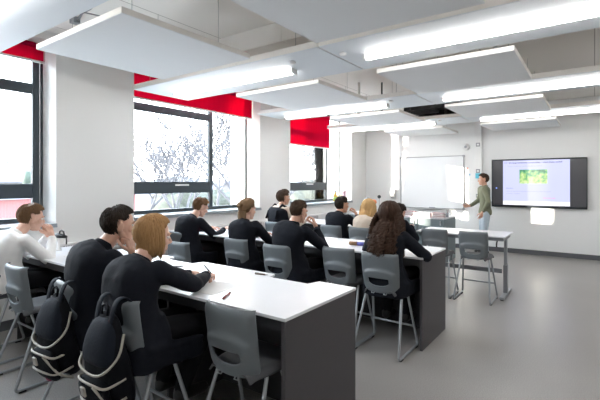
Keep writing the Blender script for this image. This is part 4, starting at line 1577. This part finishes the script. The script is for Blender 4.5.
# bench tap by the near window
t = thing('bench_gas_tap', 'black gas tap on a slim white post beside the white-shirted student', 'gas tap', (-4.42, 1.95, Z))
MB().lathe([(.03, 0), (.03, .012), (.014, .02), (.014, .13)], n=14).build('tap_post', M['white'], t, True)
MB().tube([(-.07, -.01, .145), (.0, 0, .15), (.12, .02, .145)], [.022, .026, .014], 10).build('tap_head', M['dark'], t, True)
MB().tube([(.02, 0, .17), (.03, .0, .195), (.06, 0, .205), (.085, .01, .195), (.09, .015, .16)], .008, 8).build('tap_lever', M['dark'], t, True)
MB().tube([(.12, .02, .145), (.125, .02, .10), (.122, .02, .07)], .007, 8).build('tap_nozzle', M['dark'], t, True)

# ------------------------------------------------------------------ outside
GZ = -4.0
struct(MB().box(-50, -20, GZ - .05, -6.4, 60, GZ + .02).build('ground_bounce_slab', mat('pale bounce surface', (.55, .54, .52), .9, var=.08, scale=1)))  # out-of-view pale slab, added to bounce daylight up onto the ceiling
struct(MB().box(-260, -60, GZ - .5, -6.5, 260, GZ).build('ground', mat('winter grass', (.055, .058, .045), .9, var=.2, scale=.3)))
BARK = mat('pale winter bark', (.048, .048, .055), .85, var=.2, scale=6)
def tree(x, y, h, seed, label):
    rng = random.Random(seed)
    t = thing('bare_tree', label, 'tree', (x, y, GZ), 0, 'bare winter trees outside')
    tk = MB()
    br = MB()
    tips = []
    def grow(p, d, L, r, lev, mb):
        n = 4
        pts = [p]
        rs = [r]
        for k in range(n):
            d = (d + Vector((rng.uniform(-.2, .2), rng.uniform(-.2, .2), rng.uniform(-.05, .14)))).normalized()
            p = p + d * L / n
            pts.append(p)
            rs.append(max(.027, r * (1 - .45 * (k + 1) / n)))
        mb.tube(pts, rs, 6 if lev < 2 else 4)
        if lev >= 5:
            return
        m = 4 if lev == 0 else 3
        for k in range(m):
            i = rng.choice((2, 3, 4)) if lev else rng.choice((3, 4))
            ax = Vector((rng.uniform(-1, 1), rng.uniform(-1, 1), rng.uniform(-.2, .7))).normalized()
            nd = (d * .75 + ax * .75).normalized()
            grow(pts[i], nd, L * rng.uniform(.62, .84), rs[i] * .74, lev + 1, br)
    grow(Vector((0, 0, 0)), Vector((0, 0, 1)), h * .34, h * .020, 0, tk)
    tk.build('trunk', BARK, t, True)
    br.build('branches', BARK, t, True)
for k, (x, y, h, lab) in enumerate([
    (-20.0, 16.0, 10.5, 'bare spreading tree outside the middle window, in the middle of the big pane'),
    (-23.5, 24.2, 13.5, 'bare tall tree outside the narrow right light of the middle window'),
    (-33.0, 22.4, 12.0, 'bare tree outside at the left of the big pane of the middle window'),
    (-39.0, 36.0, 13.5, 'bare tree farther back outside the middle window, near the thick mullion'),
    (-54.0, 38.5, 13.0, 'small bare tree far back outside the middle window'),
    (-26.5, 34.0, 12.0, 'bare tree outside the far window below its red blind')]):
    tree(x, y, h, 100 + k, lab)
HED = mat('hedge leaves', (.045, .050, .040), .9, var=.3, scale=3, bump=1, bscale=6)
def bush(x, y, rx, ry, rz_, label, m=HED, sd=1):
    mb = MB().ell((0, 0, rz_ * .8), (rx, ry, rz_), 40, 24)
    me = mb.mesh('bush')
    for v in me.vertices:
        c = v.co
        v.co = c * (1 + .22 * noise.noise(Vector((c.x * .9 + sd, c.y * .9, c.z * .9))) + .12 * noise.noise(Vector((c.x * 2.5 + sd, c.y * 2.5, c.z * 2.5))))
    o = obj('bush', me, m, None, True, loc=(x, y, GZ))
    tag(o, label, 'bush', 'bushes outside')
bush(-46, 36, 4.5, 4, 2.6, 'rounded bush outside low behind the middle window, leftmost', sd=1)
bush(-52, 47, 4.5, 4.5, 2.3, 'rounded bush outside low behind the middle window, right of the first', sd=5)
bush(-32, 50, 5.0, 5.0, 3.0, 'rounded bush outside low behind the far window', sd=9)
bush(-12.5, 4.4, .9, .9, 2.0, 'dark shrub outside just behind the white-shirted student', sd=12)
t = thing('evergreen_tree', 'small dark evergreen outside the left window', 'tree', (-37, 14.0, GZ))
mb = MB()
for k in range(6):
    mb.lathe([(1.4 - k * .2, 2.2 + k * .62), (.2, 3.3 + k * .62)], n=14)
mb.build('foliage', mat('conifer green', (.03, .045, .035), .9, var=.3, scale=4), t, True)
MB().tube([(0, 0, 0), (0, 0, 4)], .15, 8).build('trunk', BARK, t, True)
t = thing('brick_house', 'low red brick house with slate roof outside the left window', 'house', (-27, 9.8, GZ), R(20))
MB().box(-4, -5, 0, 4, 5, 4.75).build('house_walls', brick_mat('red brick', (.15, .055, .058), (.13, .050, .052), (.13, .07, .07), .45, .15, .015, .9), t)
MB().add([(-4.3, -5.3, 4.75), (4.3, -5.3, 4.75), (4.3, 5.3, 4.75), (-4.3, 5.3, 4.75), (0, -5.3, 5.3), (0, 5.3, 5.3)], [(0, 1, 4), (2, 3, 5), (1, 2, 5, 4), (3, 0, 4, 5), (3, 2, 1, 0)]).build('house_roof', mat('slate roof', (.07, .075, .09), .8, var=.15, scale=2), t)
for y in (-3.2, -.6, 2.2):
    q = MB().box(3.98, y, 1.6, 4.06, y + 1.3, 3.1).build('house_window', M['white'], t)
    MB().box(4.061, y + .12, 1.72, 4.07, y + 1.18, 2.98).build('house_pane', M['sill'], q)
t = thing('sun_blocker_block', 'unseen brick block added outside to keep sun off the left and middle windows', 'sun blocker', (-22.5, -33.5, GZ))  # unseen mass added in the sun's path to shade the nearer windows
MB().box(-7.5, -11.35, 0, 7.5, 11.35, 12.5).build('blocker_walls', brick_mat('brown brick', (.20, .09, .06), (.17, .08, .055), (.2, .18, .16), .45, .15, .015, .9), t)
MB().box(-7.7, -11.35, 12.5, 7.7, 11.35, 12.8).build('blocker_roof', M['sill'], t)
t = thing('sun_blocker_evergreen', 'unseen slim evergreen added outside to shade part of the far window', 'tree', (-14, -1.70, GZ))  # unseen column added to narrow the sun patch from the far window
mb = MB()
mb.lathe([(.1, .3), (.36, .8), (.49, 3), (.49, 6.5), (.36, 8.5), (.18, 9.6), (.02, 10.2)], n=20)
mb.build('foliage', HED, t, True)
MB().tube([(0, 0, 0), (0, 0, .6)], .09, 8).build('trunk', BARK, t, True)
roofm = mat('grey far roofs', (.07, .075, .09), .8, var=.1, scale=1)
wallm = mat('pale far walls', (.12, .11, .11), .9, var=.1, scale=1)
for k, (x, y, rz, h, lab) in enumerate([(-78, 24, .3, 6.5, 'far pale house on the skyline outside the left window, left one'),
                                       (-88, 41, .5, 7.2, 'far pale house on the skyline outside the left window, right one'),
                                       (-120, 92, .6, 5.0, 'far pale house outside the middle window'),
                                       (-120, 122, .8, 5.5, 'far pale house outside behind the narrow light of the middle window')]):
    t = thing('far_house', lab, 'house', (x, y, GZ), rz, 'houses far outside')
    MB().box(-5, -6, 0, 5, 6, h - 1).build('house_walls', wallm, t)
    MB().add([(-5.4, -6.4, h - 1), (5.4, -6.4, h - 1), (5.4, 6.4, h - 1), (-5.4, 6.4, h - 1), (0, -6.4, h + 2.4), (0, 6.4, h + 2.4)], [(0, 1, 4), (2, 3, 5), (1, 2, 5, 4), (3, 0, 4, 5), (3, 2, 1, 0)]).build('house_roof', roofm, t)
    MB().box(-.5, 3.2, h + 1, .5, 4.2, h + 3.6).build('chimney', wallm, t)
hm = MB()
hv = []
n = 60
for k in range(n):
    a = R(95 + 100 * k / (n - 1))
    r_ = 230
    x, y = r_ * math.cos(a), r_ * math.sin(a)
    hh = 6 + 5 * noise.noise(Vector((k * .13, 0, 3))) + 2 * noise.noise(Vector((k * .5, 1, 3)))
    hv += [(x * .8, y * .8, GZ - 1), (x, y, GZ + hh), (x * 1.2, y * 1.2, GZ - 1)]
hf = []
for k in range(n - 1):
    for j in (0, 1):
        hf.append((k * 3 + j, k * 3 + j + 1, k * 3 + j + 4, k * 3 + j + 3))
hm.add(hv, hf)
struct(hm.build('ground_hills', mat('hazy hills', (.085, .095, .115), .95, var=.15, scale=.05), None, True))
